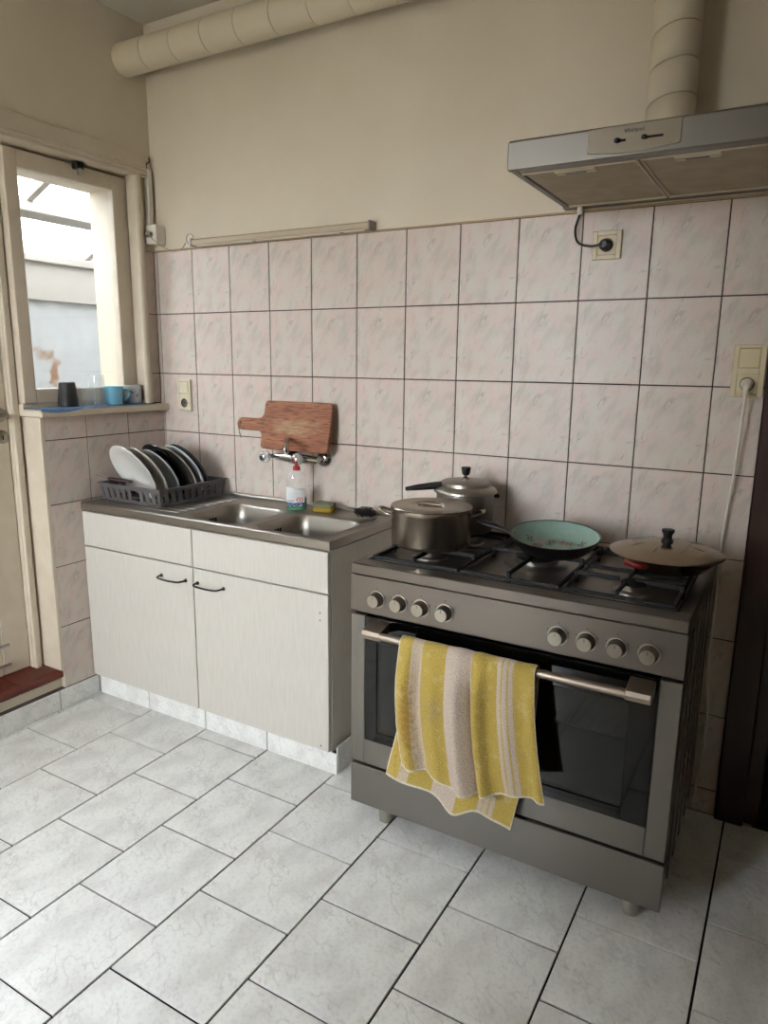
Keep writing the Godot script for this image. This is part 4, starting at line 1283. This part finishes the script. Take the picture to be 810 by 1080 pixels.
func build_stove_things():
	var gy := 0.8465
	# large stockpot on the front left burner
	var p := thing("stockpot", "wide stainless steel stockpot with flat lid on the front left burner", "pot", Vector3(1.305, gy, 0.375))
	var r := 0.119
	part(p, "body", turned([Vector2(0.0, 0.0), Vector2(r - 0.008, 0.0), Vector2(r - 0.002, 0.004), Vector2(r, 0.012), Vector2(r, 0.096), Vector2(r + 0.003, 0.099), Vector2(r + 0.004, 0.114), Vector2(r - 0.002, 0.114), Vector2(r - 0.003, 0.1), Vector2(r - 0.003, 0.012), Vector2(0.0, 0.006)], 64), M.pot_steel)
	var lid := part(p, "lid", turned([Vector2(r + 0.002, 0.114), Vector2(r + 0.0035, 0.116), Vector2(r + 0.002, 0.118), Vector2(r - 0.008, 0.116), Vector2(r - 0.014, 0.113), Vector2(r * 0.5, 0.117), Vector2(0.042, 0.118), Vector2(0.040, 0.116), Vector2(0.037, 0.110), Vector2(0.0, 0.109)], 64), M.pot_steel)
	part(lid, "grip", pipe(curve([Vector3(-0.042, 0.117, 0.0), Vector3(-0.03, 0.1195, 0.0), Vector3(0.0, 0.120, 0.0), Vector3(0.03, 0.1195, 0), Vector3(0.042, 0.117, 0)], 6), 0.004, 8), M.chrome)
	for s in [-1.15, -1.15 + PI]:
		var m := Mb.new()
		var b := Basis(Vector3.UP, s)
		var pts := []
		for q in [Vector3(-0.036, 0.092, -r), Vector3(-0.032, 0.096, -r - 0.016), Vector3(-0.018, 0.103, -r - 0.032), Vector3(0.0, 0.106, -r - 0.037), Vector3(0.018, 0.103, -r - 0.032), Vector3(0.032, 0.096, -r - 0.016), Vector3(0.036, 0.092, -r)]:
			pts.append(b * q)
		m.tube(curve(pts, 5), 0.0045, 10)
		part(p, "handle", m.done(), M.pot_steel)

	# pressure cooker behind it
	var pc := thing("pressure_cooker", "aluminium pressure cooker with black knob on its lid behind the stockpot", "pot", Vector3(1.312, gy, 0.145))
	r = 0.093
	part(pc, "body", turned([Vector2(0.0, 0.0), Vector2(r - 0.006, 0.0), Vector2(r, 0.008), Vector2(r, 0.125), Vector2(r + 0.004, 0.128), Vector2(0.0, 0.128)], 56), M.aluminium)
	var pl := part(pc, "lid", turned([Vector2(r + 0.004, 0.123), Vector2(r + 0.009, 0.126), Vector2(r + 0.009, 0.133), Vector2(r + 0.003, 0.139), Vector2(r - 0.008, 0.143), Vector2(r - 0.012, 0.146), Vector2(r - 0.013, 0.157), Vector2(r - 0.018, 0.161), Vector2(r * 0.5, 0.165), Vector2(0.0, 0.166)], 56), M.aluminium)
	part(pl, "valve_stem", turned([Vector2(0.012, 0.165), Vector2(0.012, 0.172), Vector2(0.006, 0.174), Vector2(0.006, 0.186), Vector2(0.0, 0.186)], 20), M.chrome)
	part(pl, "valve_knob", turned([Vector2(0.0, 0.180), Vector2(0.010, 0.180), Vector2(0.013, 0.186), Vector2(0.0155, 0.202), Vector2(0.0145, 0.206), Vector2(0.0, 0.207)], 24), M.black_plastic)
	var hm := Mb.new()
	var hd := Vector3(-0.86, 0, 0.51)
	hm.tube([hd * 0.075 + Vector3(0, 0.146, 0), hd * 0.11 + Vector3(0, 0.143, 0), hd * 0.16 + Vector3(0, 0.137, 0), hd * 0.195 + Vector3(0, 0.132, 0)], [0.021, 0.019, 0.016, 0.010], 12, true, 0.62)
	part(pc, "handle", hm.done(), M.black_plastic)
	part(pc, "helper_handle", bx(Vector3(r - 0.002, 0.108, -0.02), Vector3(r + 0.018, 0.12, 0.02), 0.004), M.black_plastic, Vector3.ZERO, Vector3(0, 0.54, 0))

	# frying pan with printed flowers
	var fp := thing("frying_pan", "black frying pan with mint green floral inside on the middle burner", "pan", Vector3(1.655, gy + 0.0085, 0.285))
	fp.rotation = Vector3(0.10, 0.0, -0.03)
	r = 0.128
	part(fp, "body", turned([Vector2(0.0, 0.0), Vector2(0.082, 0.0), Vector2(0.09, 0.003), Vector2(0.112, 0.022), Vector2(r, 0.046), Vector2(r + 0.0015, 0.049), Vector2(r - 0.001, 0.0505), Vector2(r - 0.004, 0.049)], 64), mat(Color(0.028, 0.027, 0.027), 0.4))
	var fl := noise(700, 0.05, 3)
	var blossoms := []
	var rf := RandomNumberGenerator.new()
	rf.seed = 21
	for k in 16:
		var a := deg_to_rad(k * 22.5 + rf.randf_range(-6, 6))
		blossoms.append([Vector2(128, 128) + Vector2(cos(a), sin(a)) * rf.randf_range(40, 88), rf.randf_range(11, 18), [Color(0.62, 0.30, 0.30), Color(0.72, 0.50, 0.48), Color(0.26, 0.20, 0.23)][k % 3], rf.randf() * TAU])
		blossoms.append([Vector2(128, 128) + Vector2(cos(a + 0.12), sin(a + 0.12)) * rf.randf_range(30, 92), rf.randf_range(9, 15), [Color(0.22, 0.30, 0.25), Color(0.34, 0.27, 0.24)][k % 2], rf.randf() * TAU])
	var ft := img_tex(256, 256, func(x, y):
		var c := Color(0.50, 0.60, 0.55).lerp(Color(0.56, 0.655, 0.60), fl.get_noise_2d(x, y) * 0.5 + 0.5)
		for bl in blossoms:
			var d: Vector2 = Vector2(x, y) - bl[0]
			var l := d.length()
			if l > bl[1] * 1.5: continue
			var pet: float = bl[1] * (0.75 + 0.45 * cos(5.0 * (d.angle() + bl[3])))
			if l < pet: c = bl[2].lerp(c, 0.15 + 0.25 * l / bl[1])
			if l < 2.0: c = Color(0.80, 0.70, 0.45)
		return c)
	var fm := mat(Color.WHITE, 0.3)
	fm.albedo_texture = ft
	part(fp, "coating", turned([Vector2(0.0, 0.004), Vector2(0.082, 0.004), Vector2(0.09, 0.0065), Vector2(0.11, 0.0245), Vector2(r - 0.003, 0.0485)], 64, 3.9), fm)
	var ha := deg_to_rad(180.0 - 22.0)
	var hdir := Vector3(cos(ha), 0, sin(ha) * -0.1)
	hdir = Vector3(-0.99, 0, 0.06).normalized()
	hm = Mb.new()
	hm.tube([hdir * 0.118 + Vector3(0, 0.032, 0), hdir * 0.14 + Vector3(0, 0.040, 0), hdir * 0.17 + Vector3(0, 0.047, 0), hdir * 0.21 + Vector3(0, 0.054, 0), hdir * 0.232 + Vector3(0, 0.056, 0)], [0.010, 0.0105, 0.0125, 0.013, 0.008], 12, true, 0.6)
	part(fp, "handle", hm.done(), M.black_plastic)

	# wide lidded pan at the right
	var wp := thing("lidded_pan", "wide shallow steel pan with domed lid, black knob and a red handle", "pan", Vector3(1.955, gy, 0.262))
	r = 0.135
	var dull := mat(Color(0.62, 0.565, 0.49), 0.2, 1.0)
	part(wp, "body", turned([Vector2(0.0, 0.0), Vector2(0.092, 0.0), Vector2(0.108, 0.008), Vector2(r - 0.006, 0.033), Vector2(r, 0.041), Vector2(r + 0.004, 0.042), Vector2(r - 0.003, 0.043)], 64), dull)
	var wl := part(wp, "lid", turned([Vector2(r + 0.008, 0.040), Vector2(r + 0.0115, 0.043), Vector2(r + 0.006, 0.046), Vector2(r - 0.004, 0.048), Vector2(r - 0.02, 0.056), Vector2(r - 0.05, 0.064), Vector2(0.05, 0.070), Vector2(0.025, 0.071), Vector2(0.0, 0.071)], 64), dull)
	# pressed petal ridges on the lid
	for k in 8:
		var a := TAU * k / 8.0 + 0.2
		var d := Vector3(cos(a), 0, sin(a))
		part(wl, "lid_ridge", pipe([d * 0.052 + Vector3(0, 0.0685, 0), d * 0.085 + Vector3(0, 0.0628, 0), d * 0.112 + Vector3(0, 0.055, 0)], [0.001, 0.0028, 0.001], 8), dull)
	part(wl, "lid_knob", turned([Vector2(0.016, 0.070), Vector2(0.015, 0.076), Vector2(0.011, 0.080), Vector2(0.0115, 0.090), Vector2(0.0165, 0.099), Vector2(0.0165, 0.104), Vector2(0.012, 0.106), Vector2(0.0, 0.106)], 24), M.black_plastic)
	hm = Mb.new()
	hd = Vector3(-0.42, 0, 0.91).normalized()
	var sd := Vector3(hd.z, 0, -hd.x)
	hm.tube(curve([hd * 0.118 + sd * -0.022 + Vector3(0, 0.028, 0), hd * 0.142 + sd * -0.02 + Vector3(0, 0.031, 0), hd * 0.150 + Vector3(0, 0.032, 0), hd * 0.142 + sd * 0.02 + Vector3(0, 0.031, 0), hd * 0.118 + sd * 0.022 + Vector3(0, 0.028, 0)], 5), 0.009, 10)
	part(wp, "red_handle", hm.done(), mat(Color(0.42, 0.05, 0.04), 0.3))

func cup_profile(rb: float, rt: float, h: float, t: float) -> Array:
	return [Vector2(0.0, 0.0), Vector2(rb - 0.002, 0.0), Vector2(rb, 0.002), Vector2(rt, h - 0.001), Vector2(rt - t * 0.5, h), Vector2(rt - t, h - 0.001), Vector2(rb - t, t + 0.001), Vector2(0.0, t)]

func build_sill_things():
	var y := 1.1955
	var sx := -0.238
	# cloth spread on the sill, spilling a little over its front and its left end
	var c := thing("blue_cloth", "thin blue cloth spread along the window sill under the cups", "cloth", Vector3(sx, 1.1945, 0.31))
	var m := Mb.new()
	m.smooth(1)
	var nz := noise(800, 14.0, 3)
	var P := func(i: int, j: int, off: float):
		var u := i / 60.0
		var v := j / 16.0
		var z: float = lerp(0.6215, 0.07, u) - 0.31
		var w: float = lerp(-0.034, 0.0765 + 0.0025 * sin(u * 9.0) - 0.008 * u, v)
		var yy: float = 0.0012 + 0.0025 * max(0.0, nz.get_noise_2d(u * 3.0, v)) + off
		var x := w
		# over the front edge of the sill
		if w > 0.074:
			x = 0.0755 + off
			yy = -(w - 0.074) * 3.5 + 0.001
		if u < 0.06:
			yy += 0.003 * abs(sin(v * 9.0))
		return Vector3(x, yy, z)
	for j in 16:
		for i in 60:
			m.quad(P.call(i, j, 0.0), P.call(i + 1, j, 0.0), P.call(i + 1, j + 1, 0.0), P.call(i, j + 1, 0.0))
			m.quad(P.call(i, j, 0.0012), P.call(i, j + 1, 0.0012), P.call(i + 1, j + 1, 0.0012), P.call(i + 1, j, 0.0012))
	var cloth := grain(mat(Color.WHITE, 0.85), 801, 0.06, Color(0.27, 0.40, 0.55), Color(0.42, 0.55, 0.69), Vector3(6, 6, 6))
	part(c, "fabric", m.done(), cloth)
	y = 1.1985
	var g := thing("tumbler", "dark grey ribbed tumbler turned upside down on the sill", "cup", Vector3(sx, y, 0.452))
	part(g, "shell", turned([Vector2(0.037, 0.0), Vector2(0.038, 0.001), Vector2(0.0375, 0.012), Vector2(0.0365, 0.022), Vector2(0.0372, 0.024), Vector2(0.0335, 0.052), Vector2(0.034, 0.054), Vector2(0.0305, 0.084), Vector2(0.029, 0.091), Vector2(0.026, 0.093), Vector2(0.0, 0.093)], 40), mat(Color(0.17, 0.165, 0.155), 0.55))
	var pg := thing("patterned_glass", "low clear glass with a cut pattern, right of the grey tumbler", "glass", Vector3(sx - 0.01, y, 0.372))
	part(pg, "shell", turned(cup_profile(0.035, 0.039, 0.075, 0.003), 36), M.clear)
	m = Mb.new()
	for r in 3:
		for k in 14:
			var a := TAU * (k + 0.5 * (r % 2)) / 14.0
			var rr := 0.0385
			var cc := Vector3(cos(a) * rr, 0.045 + r * 0.010, sin(a) * rr)
			m.lathe([Vector2(0.0042, 0.0), Vector2(0.0025, 0.0016), Vector2(0.0, 0.002)], 6, cc, 0.0, Basis(Vector3.UP, -a) * Basis(Vector3(0, 0, 1), -PI / 2))
	part(pg, "cut_pattern", m.done(), M.clear)
	var tg := thing("tall_glass", "tall clear drinking glass turned upside down beside the blue mug", "glass", Vector3(sx - 0.018, y, 0.302))
	part(tg, "shell", turned([Vector2(0.034, 0.0), Vector2(0.035, 0.001), Vector2(0.0305, 0.118), Vector2(0.0285, 0.122), Vector2(0.0, 0.122), Vector2(0.0, 0.114), Vector2(0.027, 0.114), Vector2(0.0325, 0.001)], 36), M.clear)
	var blue := mat(Color(0.46, 0.68, 0.75), 0.3)
	var wm := mat(Color(0.72, 0.72, 0.70), 0.2)
	for it in [["blue_mug", "light blue mug with a round handle on the window sill", 0.236, 0.038, 0.074, blue, 0.0], ["pale_mug", "pale mug with small grey print at the right end of the sill", 0.128, 0.0375, 0.076, wm, 0.02]]:
		var b := thing(it[0], it[1], "mug", Vector3(sx + it[6] * -0.5, y, it[2]))
		part(b, "body", turned(cup_profile(it[3] - 0.002, it[3], it[4], 0.0035), 40), it[5])
		var hp := []
		var dir := Vector3(0.5, 0, -0.86)
		for k in 9:
			var a := -1.25 + 2.5 * k / 8.0
			hp.append(dir * (it[3] - 0.006 + cos(a) * 0.026) + Vector3(0, it[4] * 0.5 + sin(a) * 0.024, 0))
		part(b, "handle", pipe(hp, 0.0048, 10), it[5])
		if it[0] == "pale_mug":
			m = Mb.new()
			for q in [[0.95, 0.05], [0.8, 0.045], [0.3, 0.03], [0.2, 0.036]]:
				var a: float = q[0]
				m.lathe([Vector2(0.0035, 0.0), Vector2(0.0, 0.0004)], 8, Vector3(cos(a) * 0.0372, q[1], sin(a) * 0.0372), 0.0, Basis(Vector3.UP, -a) * Basis(Vector3(0, 0, 1), -PI / 2))
			part(b, "print", m.done(), mat(Color(0.30, 0.30, 0.30), 0.4))

func socket_face(parent: Node, called: String, c: Vector3, s: float, m: Material) -> MeshInstance3D:
	# a flush socket: square frame round a real round recess
	var mm := Mb.new()
	mm.flat()
	var n := 32
	var rr := s * 0.335
	var q := rrect(s * 0.92, s * 0.92, s * 0.06, 7)
	for k in n:
		var a0 := TAU * k / n
		var a1 := TAU * (k + 1) / n
		var e := func(a: float):
			var t: float = s * 0.46 / max(abs(cos(a)), abs(sin(a)))
			return Vector3(cos(a) * t, sin(a) * t, 0)
		var i0 := Vector3(cos(a0) * rr, sin(a0) * rr, 0)
		var i1 := Vector3(cos(a1) * rr, sin(a1) * rr, 0)
		mm.quad(i0, e.call(a0), e.call(a1), i1)
	var o := part(parent, called, mm.done(), m, c)
	part(o, "socket_well", turned([Vector2(rr, 0.0), Vector2(rr - 0.0008, -0.0095), Vector2(0.0, -0.0095)], 32), mat(Color(0.40, 0.36, 0.30), 0.5), Vector3.ZERO, Vector3(PI / 2, 0, 0))
	for x in [-0.0095, 0.0095]:
		part(o, "contact_hole", bx(Vector3(x - 0.0028, -0.0028, -0.0098), Vector3(x + 0.0028, 0.0028, -0.0085), 0.001), M.dark_hole)
	return o

func frame_mesh(w: float, h: float, d: float, s: float, ys: Array) -> ArrayMesh:
	# cover frame w by h, d deep, with square holes of side s centred at heights ys
	var m := Mb.new()
	var b := 0.0015
	m.box(Vector3(-w / 2, -h / 2, 0), Vector3(-s / 2, h / 2, d), b)
	m.box(Vector3(s / 2, -h / 2, 0), Vector3(w / 2, h / 2, d), b)
	var edges := [-h / 2]
	ys.sort()
	for y in ys:
		edges.append(y - s / 2)
		edges.append(y + s / 2)
	edges.append(h / 2)
	for k in range(0, edges.size(), 2):
		m.box(Vector3(-s / 2 - 0.001, edges[k], 0), Vector3(s / 2 + 0.001, edges[k + 1], d), b)
	return m.done()

func build_electrics():
	# switch over socket left of the sink
	for it in [["switch_socket", "cream rocker switch above an empty socket, left of the cutting board", Vector3(-0.068, 1.233, 0.0), 0.076, 0.132, M.pale_plastic, false], ["switch_socket", "yellowed switch above a socket with a white plug, right of the stove", Vector3(2.088, 1.368, 0.0), 0.082, 0.142, M.cream_plastic, true]]:
		var s := thing(it[0], it[1], "socket", it[2], 0.0, "switch and socket plates on the tiles")
		var w: float = it[3]
		var h: float = it[4]
		part(s, "frame", frame_mesh(w, h, 0.011, 0.054, [h / 4, -h / 4]), it[5], Vector3(0, 0, 0.0012))
		part(s, "rocker", bx(Vector3(-0.0262, h / 4 - 0.0262, 0.002), Vector3(0.0262, h / 4 + 0.0262, 0.0135), 0.003), it[5], Vector3.ZERO, Vector3(0.03, 0, 0))
		socket_face(s, "socket_insert", Vector3(0, -h / 4, 0.0115), 0.057, it[5])
		if it[6]:
			var c := thing("stove_cable", "white power cable hanging from the plug down behind the stove", "cable", Vector3(2.088, 1.33, 0.02))
			part(c, "plug", pipe([Vector3(0, 0.002, -0.014), Vector3(0, 0.002, 0.012), Vector3(0, -0.004, 0.024)], [0.0165, 0.0165, 0.009], 18), M.white_plastic)
			part(c, "plug_neck", pipe(curve([Vector3(0, -0.002, 0.018), Vector3(0, -0.02, 0.026), Vector3(0, -0.05, 0.02)], 6), [0.008, 0.008, 0.0078, 0.0075, 0.007, 0.0066, 0.0062, 0.0058, 0.0054, 0.005, 0.0046, 0.0042, 0.004], 10), M.white_plastic)
			part(c, "lead", pipe(curve([Vector3(0, -0.045, 0.02), Vector3(-0.006, -0.25, 0.004), Vector3(-0.018, -0.45, -0.006), Vector3(-0.018, -0.70, -0.008), Vector3(-0.017, -0.84, -0.01), Vector3(-0.006, -0.98, -0.01), Vector3(-0.006, -1.10, -0.01), Vector3(-0.012, -1.22, -0.006), Vector3(-0.016, -1.315, 0.0)], 8), 0.0042, 8), M.white_plastic)
	# single socket under the hood
	var hs := thing("hood_socket", "cream single socket on the tiles below the hood with a black plug", "socket", Vector3(1.676, 1.726, 0.0))
	part(hs, "frame", frame_mesh(0.083, 0.081, 0.010, 0.054, [0.0]), M.cream_plastic, Vector3(0, 0, 0.0012))
	socket_face(hs, "socket_insert", Vector3(0, 0, 0.0105), 0.057, M.cream_plastic)
	# surface box by the window with a small plug
	var wb := thing("wall_socket_box", "white surface mounted socket box in the corner above the tiles", "socket", Vector3(-0.182, 1.888, 0.0))
	part(wb, "box", bx(Vector3(-0.036, -0.038, -0.006), Vector3(0.032, 0.038, 0.046), 0.004), M.white_plastic)
	socket_face(wb, "socket_insert", Vector3(-0.002, 0.0, 0.0468), 0.06, M.white_plastic)
	var pw := thing("lamp_plug", "grey flat plug in the corner socket with a thin lead to the strip lamp", "plug", Vector3(-0.182, 1.888, 0.05))
	part(pw, "plug", bx(Vector3(-0.022, -0.008, -0.010), Vector3(0.012, 0.008, 0.014), 0.004), mat(Color(0.42, 0.40, 0.37), 0.4))
	part(pw, "lead", pipe(curve([Vector3(0.008, -0.002, 0.012), Vector3(0.03, -0.025, 0.012), Vector3(0.06, -0.055, -0.02), Vector3(0.10, -0.068, -0.036), Vector3(0.14, -0.06, -0.038), Vector3(0.165, -0.042, -0.034)], 8), 0.0018, 6), mat(Color(0.62, 0.58, 0.52), 0.5))
	# cable trunking above the box
	var tr := thing("cable_trunking", "narrow white cable trunking in the corner beside the window", "trunking", Vector3(-0.204, 1.93, 0.018))
	part(tr, "channel", bx(Vector3(-0.018, -0.004, -0.010), Vector3(0.006, 0.215, 0.014), 0.002), M.white_plastic)
	part(tr, "loose_wire", pipe(curve([Vector3(-0.008, 0.21, 0.002), Vector3(-0.006, 0.235, 0.006), Vector3(0.006, 0.245, 0.0), Vector3(0.0, 0.262, -0.004)], 6), 0.003, 6), M.black_plastic)
	# slim strip lamp resting along the top of the tiles
	var l := thing("strip_lamp", "slim cream strip lamp, switched off, fixed along the top of the tiles", "lamp", Vector3(0.45, 1.84, 0.0))
	var body := Mb.new()
	body.prism(PackedVector2Array([Vector2(-0.008, -0.009), Vector2(0.028, -0.009), Vector2(0.034, -0.004), Vector2(0.034, 0.010), Vector2(0.026, 0.016), Vector2(-0.008, 0.016)]), -0.42, 0.42, 0.001)
	part(l, "housing", body.done(), mat(Color(0.72, 0.655, 0.56), 0.45), Vector3.ZERO, Vector3(0, -PI / 2, 0))
	part(l, "diffuser", bx(Vector3(-0.4, -0.0125, 0.004), Vector3(0.4, -0.008, 0.028), 0.002), M.white_plastic)
	for x in [-0.42, 0.42]:
		part(l, "end_cap", bx(Vector3(x - 0.006, -0.012, -0.006), Vector3(x + 0.006, 0.019, 0.037), 0.003), M.aluminium)
	for x in [-0.1, 0.3]:
		part(l, "clip", bx(Vector3(x - 0.006, -0.015, 0.002), Vector3(x + 0.006, -0.012, 0.03), 0.001), M.aluminium)
	var ringp := []
	for k in 17:
		var a := TAU * k / 16.0
		ringp.append(Vector3(-0.445 + cos(a) * 0.019, 0.022 + sin(a) * 0.019, 0.012))
	part(l, "wire_loop", pipe(ringp, 0.0016, 6), mat(Color(0.62, 0.58, 0.52), 0.5))

func build_towel():
	var t := thing("tea_towel", "yellow and white striped terry towel hanging over the oven handle", "towel", Vector3(1.55, 0.637, 0.648))
	var o := Vector3(1.55, 0.637, 0.648)
	var tn := noise(900, 0.35, 3)
	var stain := noise(905, 0.03, 3)
	var white := Color(0.76, 0.69, 0.63)
	var yel := Color(0.71, 0.61, 0.29)
	var tex := img_tex(256, 256, func(x, y):
		var u: float = x / 256.0
		var c := yel
		if u > 0.105 and u < 0.185: c = white.lerp(yel, 0.25 if x % 5 < 2 else 0.05)
		elif u > 0.37 and u < 0.56: c = white
		elif u > 0.745 and u < 0.86:
			var q := fmod((u - 0.745) / 0.115 * 3.0, 1.0)
			c = white if q < 0.72 else yel.lerp(white, 0.25)
		if u < 0.005 or u > 0.995 or y > 251: c = Color(0.82, 0.78, 0.70)
		# orange-brown stain down the left side and a greyish one beside it
		var so: float = clamp(1.2 - Vector2((u - 0.075) / 0.055, (y / 256.0 - 0.60) / 0.30).length() + stain.get_noise_2d(x * 3.0, y * 3.0) * 0.9, 0.0, 1.0)
		c = c.lerp(Color(0.60, 0.43, 0.17), so * 0.6)
		var sg: float = clamp(1.0 - Vector2((u - 0.30) / 0.07, (y / 256.0 - 0.47) / 0.12).length() + stain.get_noise_2d(x * 2.0 + 90.0, y * 2.0) * 0.8, 0.0, 1.0)
		c = c.lerp(Color(0.60, 0.53, 0.42), sg * 0.5)
		c = c.lerp(Color(0.80, 0.74, 0.62), clamp(stain.get_noise_2d(x, y) * 1.1 - 0.25, 0.0, 0.3))
		c = c.darkened(clamp(tn.get_noise_2d(x, y) * 0.22 + 0.03, 0.0, 0.2))
		return c)
	var m := mat(Color.WHITE, 0.95)
	m.albedo_texture = tex
	m.rim_enabled = true
	m.rim = 0.3
	m.heightmap_enabled = true
	m.heightmap_texture = noise_tex(910, 0.25, Color.BLACK, Color.WHITE, 256, 3)
	m.heightmap_scale = 0.15
	# one sheet: v from the front hem (0) over the bar to the back hem (1)
	var wn := noise(920, 3.0, 3)
	var fold := func(u: float) -> float:
		var f := 0.0
		f += 0.016 * exp(-pow((u - 0.07) / 0.05, 2.0))
		f -= 0.006 * exp(-pow((u - 0.17) / 0.04, 2.0))
		f += 0.010 * exp(-pow((u - 0.28) / 0.07, 2.0))
		f += 0.022 * exp(-pow((u - 0.46) / 0.055, 2.0))
		f -= 0.012 * exp(-pow((u - 0.555) / 0.018, 2.0))
		f += 0.020 * exp(-pow((u - 0.61) / 0.04, 2.0))
		f += 0.009 * exp(-pow((u - 0.80) / 0.06, 2.0))
		f += 0.012 * exp(-pow((u - 0.98) / 0.04, 2.0))
		return f * 1.35
	var P := func(u: float, v: float) -> Vector3:
		# v: 0..0.47 front sheet upward, 0.47..0.53 over the bar, 0.53..1 back sheet downward
		var x_top: float = lerp(1.362, 1.738, u)
		if v < 0.47:
			var s: float = 1.0 - v / 0.47         # 0 at the bar, 1 at the hem
			var hem: float = 0.272 + 0.048 * smoothstep(0.62, 1.0, u) + 0.012 * sin(u * 11.0) - 0.01 * smoothstep(0.1, 0.0, u) * -1.0
			var y: float = lerp(0.637, hem, s)
			var xb: float = lerp(1.380, 1.785, u)
			var x: float = lerp(x_top, xb, s * s * 0.6 + s * 0.4) - 0.014 * sin(s * PI) * (1.0 - u)
			var z: float = 0.6638 + fold.call(u) * (0.25 + 0.75 * smoothstep(0.0, 0.35, s)) + 0.004 * wn.get_noise_2d(u * 2.0, s * 1.2) * s
			return Vector3(x, y, z)
		elif v < 0.53:
			var a: float = (v - 0.47) / 0.06 * PI
			var rr: float = 0.0156 + 0.15 * fold.call(u) * sin(a) * 0.6
			return Vector3(x_top, 0.637 + sin(a) * rr, 0.648 + cos(a) * 0.0158 + fold.call(u) * 0.25 * max(0.0, cos(a)))
		var s2: float = (v - 0.53) / 0.47
		var hem2: float = 0.222 - 0.045 * u - 0.03 * exp(-pow((u - 0.55) / 0.1, 2.0)) + 0.014 * exp(-pow((u - 0.75) / 0.08, 2.0))
		var y2: float = lerp(0.637, hem2, s2)
		var xb2: float = lerp(1.312, 1.688, u)
		var z2: float = 0.6322 - 0.012 * smoothstep(0.0, 0.3, s2) + 0.024 * smoothstep(0.55, 1.0, s2) + 0.008 * s2 * sin(u * 12.0)
		return Vector3(lerp(x_top, xb2, pow(s2, 1.6)), y2, max(z2, 0.606))
	var nu := 72
	var nv := 96
	var pts := []
	for j in nv + 1:
		var row := []
		for i in nu + 1: row.append(P.call(float(i) / nu, float(j) / nv) - o)
		pts.append(row)
	# offset copy for thickness
	var th := 0.0032
	var back := []
	for j in nv + 1:
		var row := []
		for i in nu + 1:
			var du: Vector3 = pts[j][min(i + 1, nu)] - pts[j][max(i - 1, 0)]
			var dv: Vector3 = pts[min(j + 1, nv)][i] - pts[max(j - 1, 0)][i]
			row.append(pts[j][i] + du.cross(dv).normalized() * th)
		back.append(row)
	var mb := Mb.new()
	mb.smooth(1)
	var uvf := func(i: int, j: int) -> Vector2:
		var v := float(j) / nv
		return Vector2(float(i) / nu, 1.0 - 2.0 * v if v < 0.5 else 2.0 * v - 1.0)
	for j in nv:
		for i in nu:
			mb.quad(pts[j][i], pts[j + 1][i], pts[j + 1][i + 1], pts[j][i + 1], uvf.call(i, j), uvf.call(i, j + 1), uvf.call(i + 1, j + 1), uvf.call(i + 1, j))
			mb.quad(back[j][i], back[j][i + 1], back[j + 1][i + 1], back[j + 1][i], uvf.call(i, j), uvf.call(i + 1, j), uvf.call(i + 1, j + 1), uvf.call(i, j + 1))
	mb.smooth(3)
	for j in nv:
		for i in [0, nu]:
			mb.quad(pts[j][i], back[j][i], back[j + 1][i], pts[j + 1][i], uvf.call(i, j), uvf.call(i, j), uvf.call(i, j + 1), uvf.call(i, j + 1))
	for i in nu:
		for j in [0, nv]:
			mb.quad(pts[j][i], pts[j][i + 1], back[j][i + 1], back[j][i], uvf.call(i, j), uvf.call(i + 1, j), uvf.call(i + 1, j), uvf.call(i, j))
	part(t, "fabric", mb.done(), m)
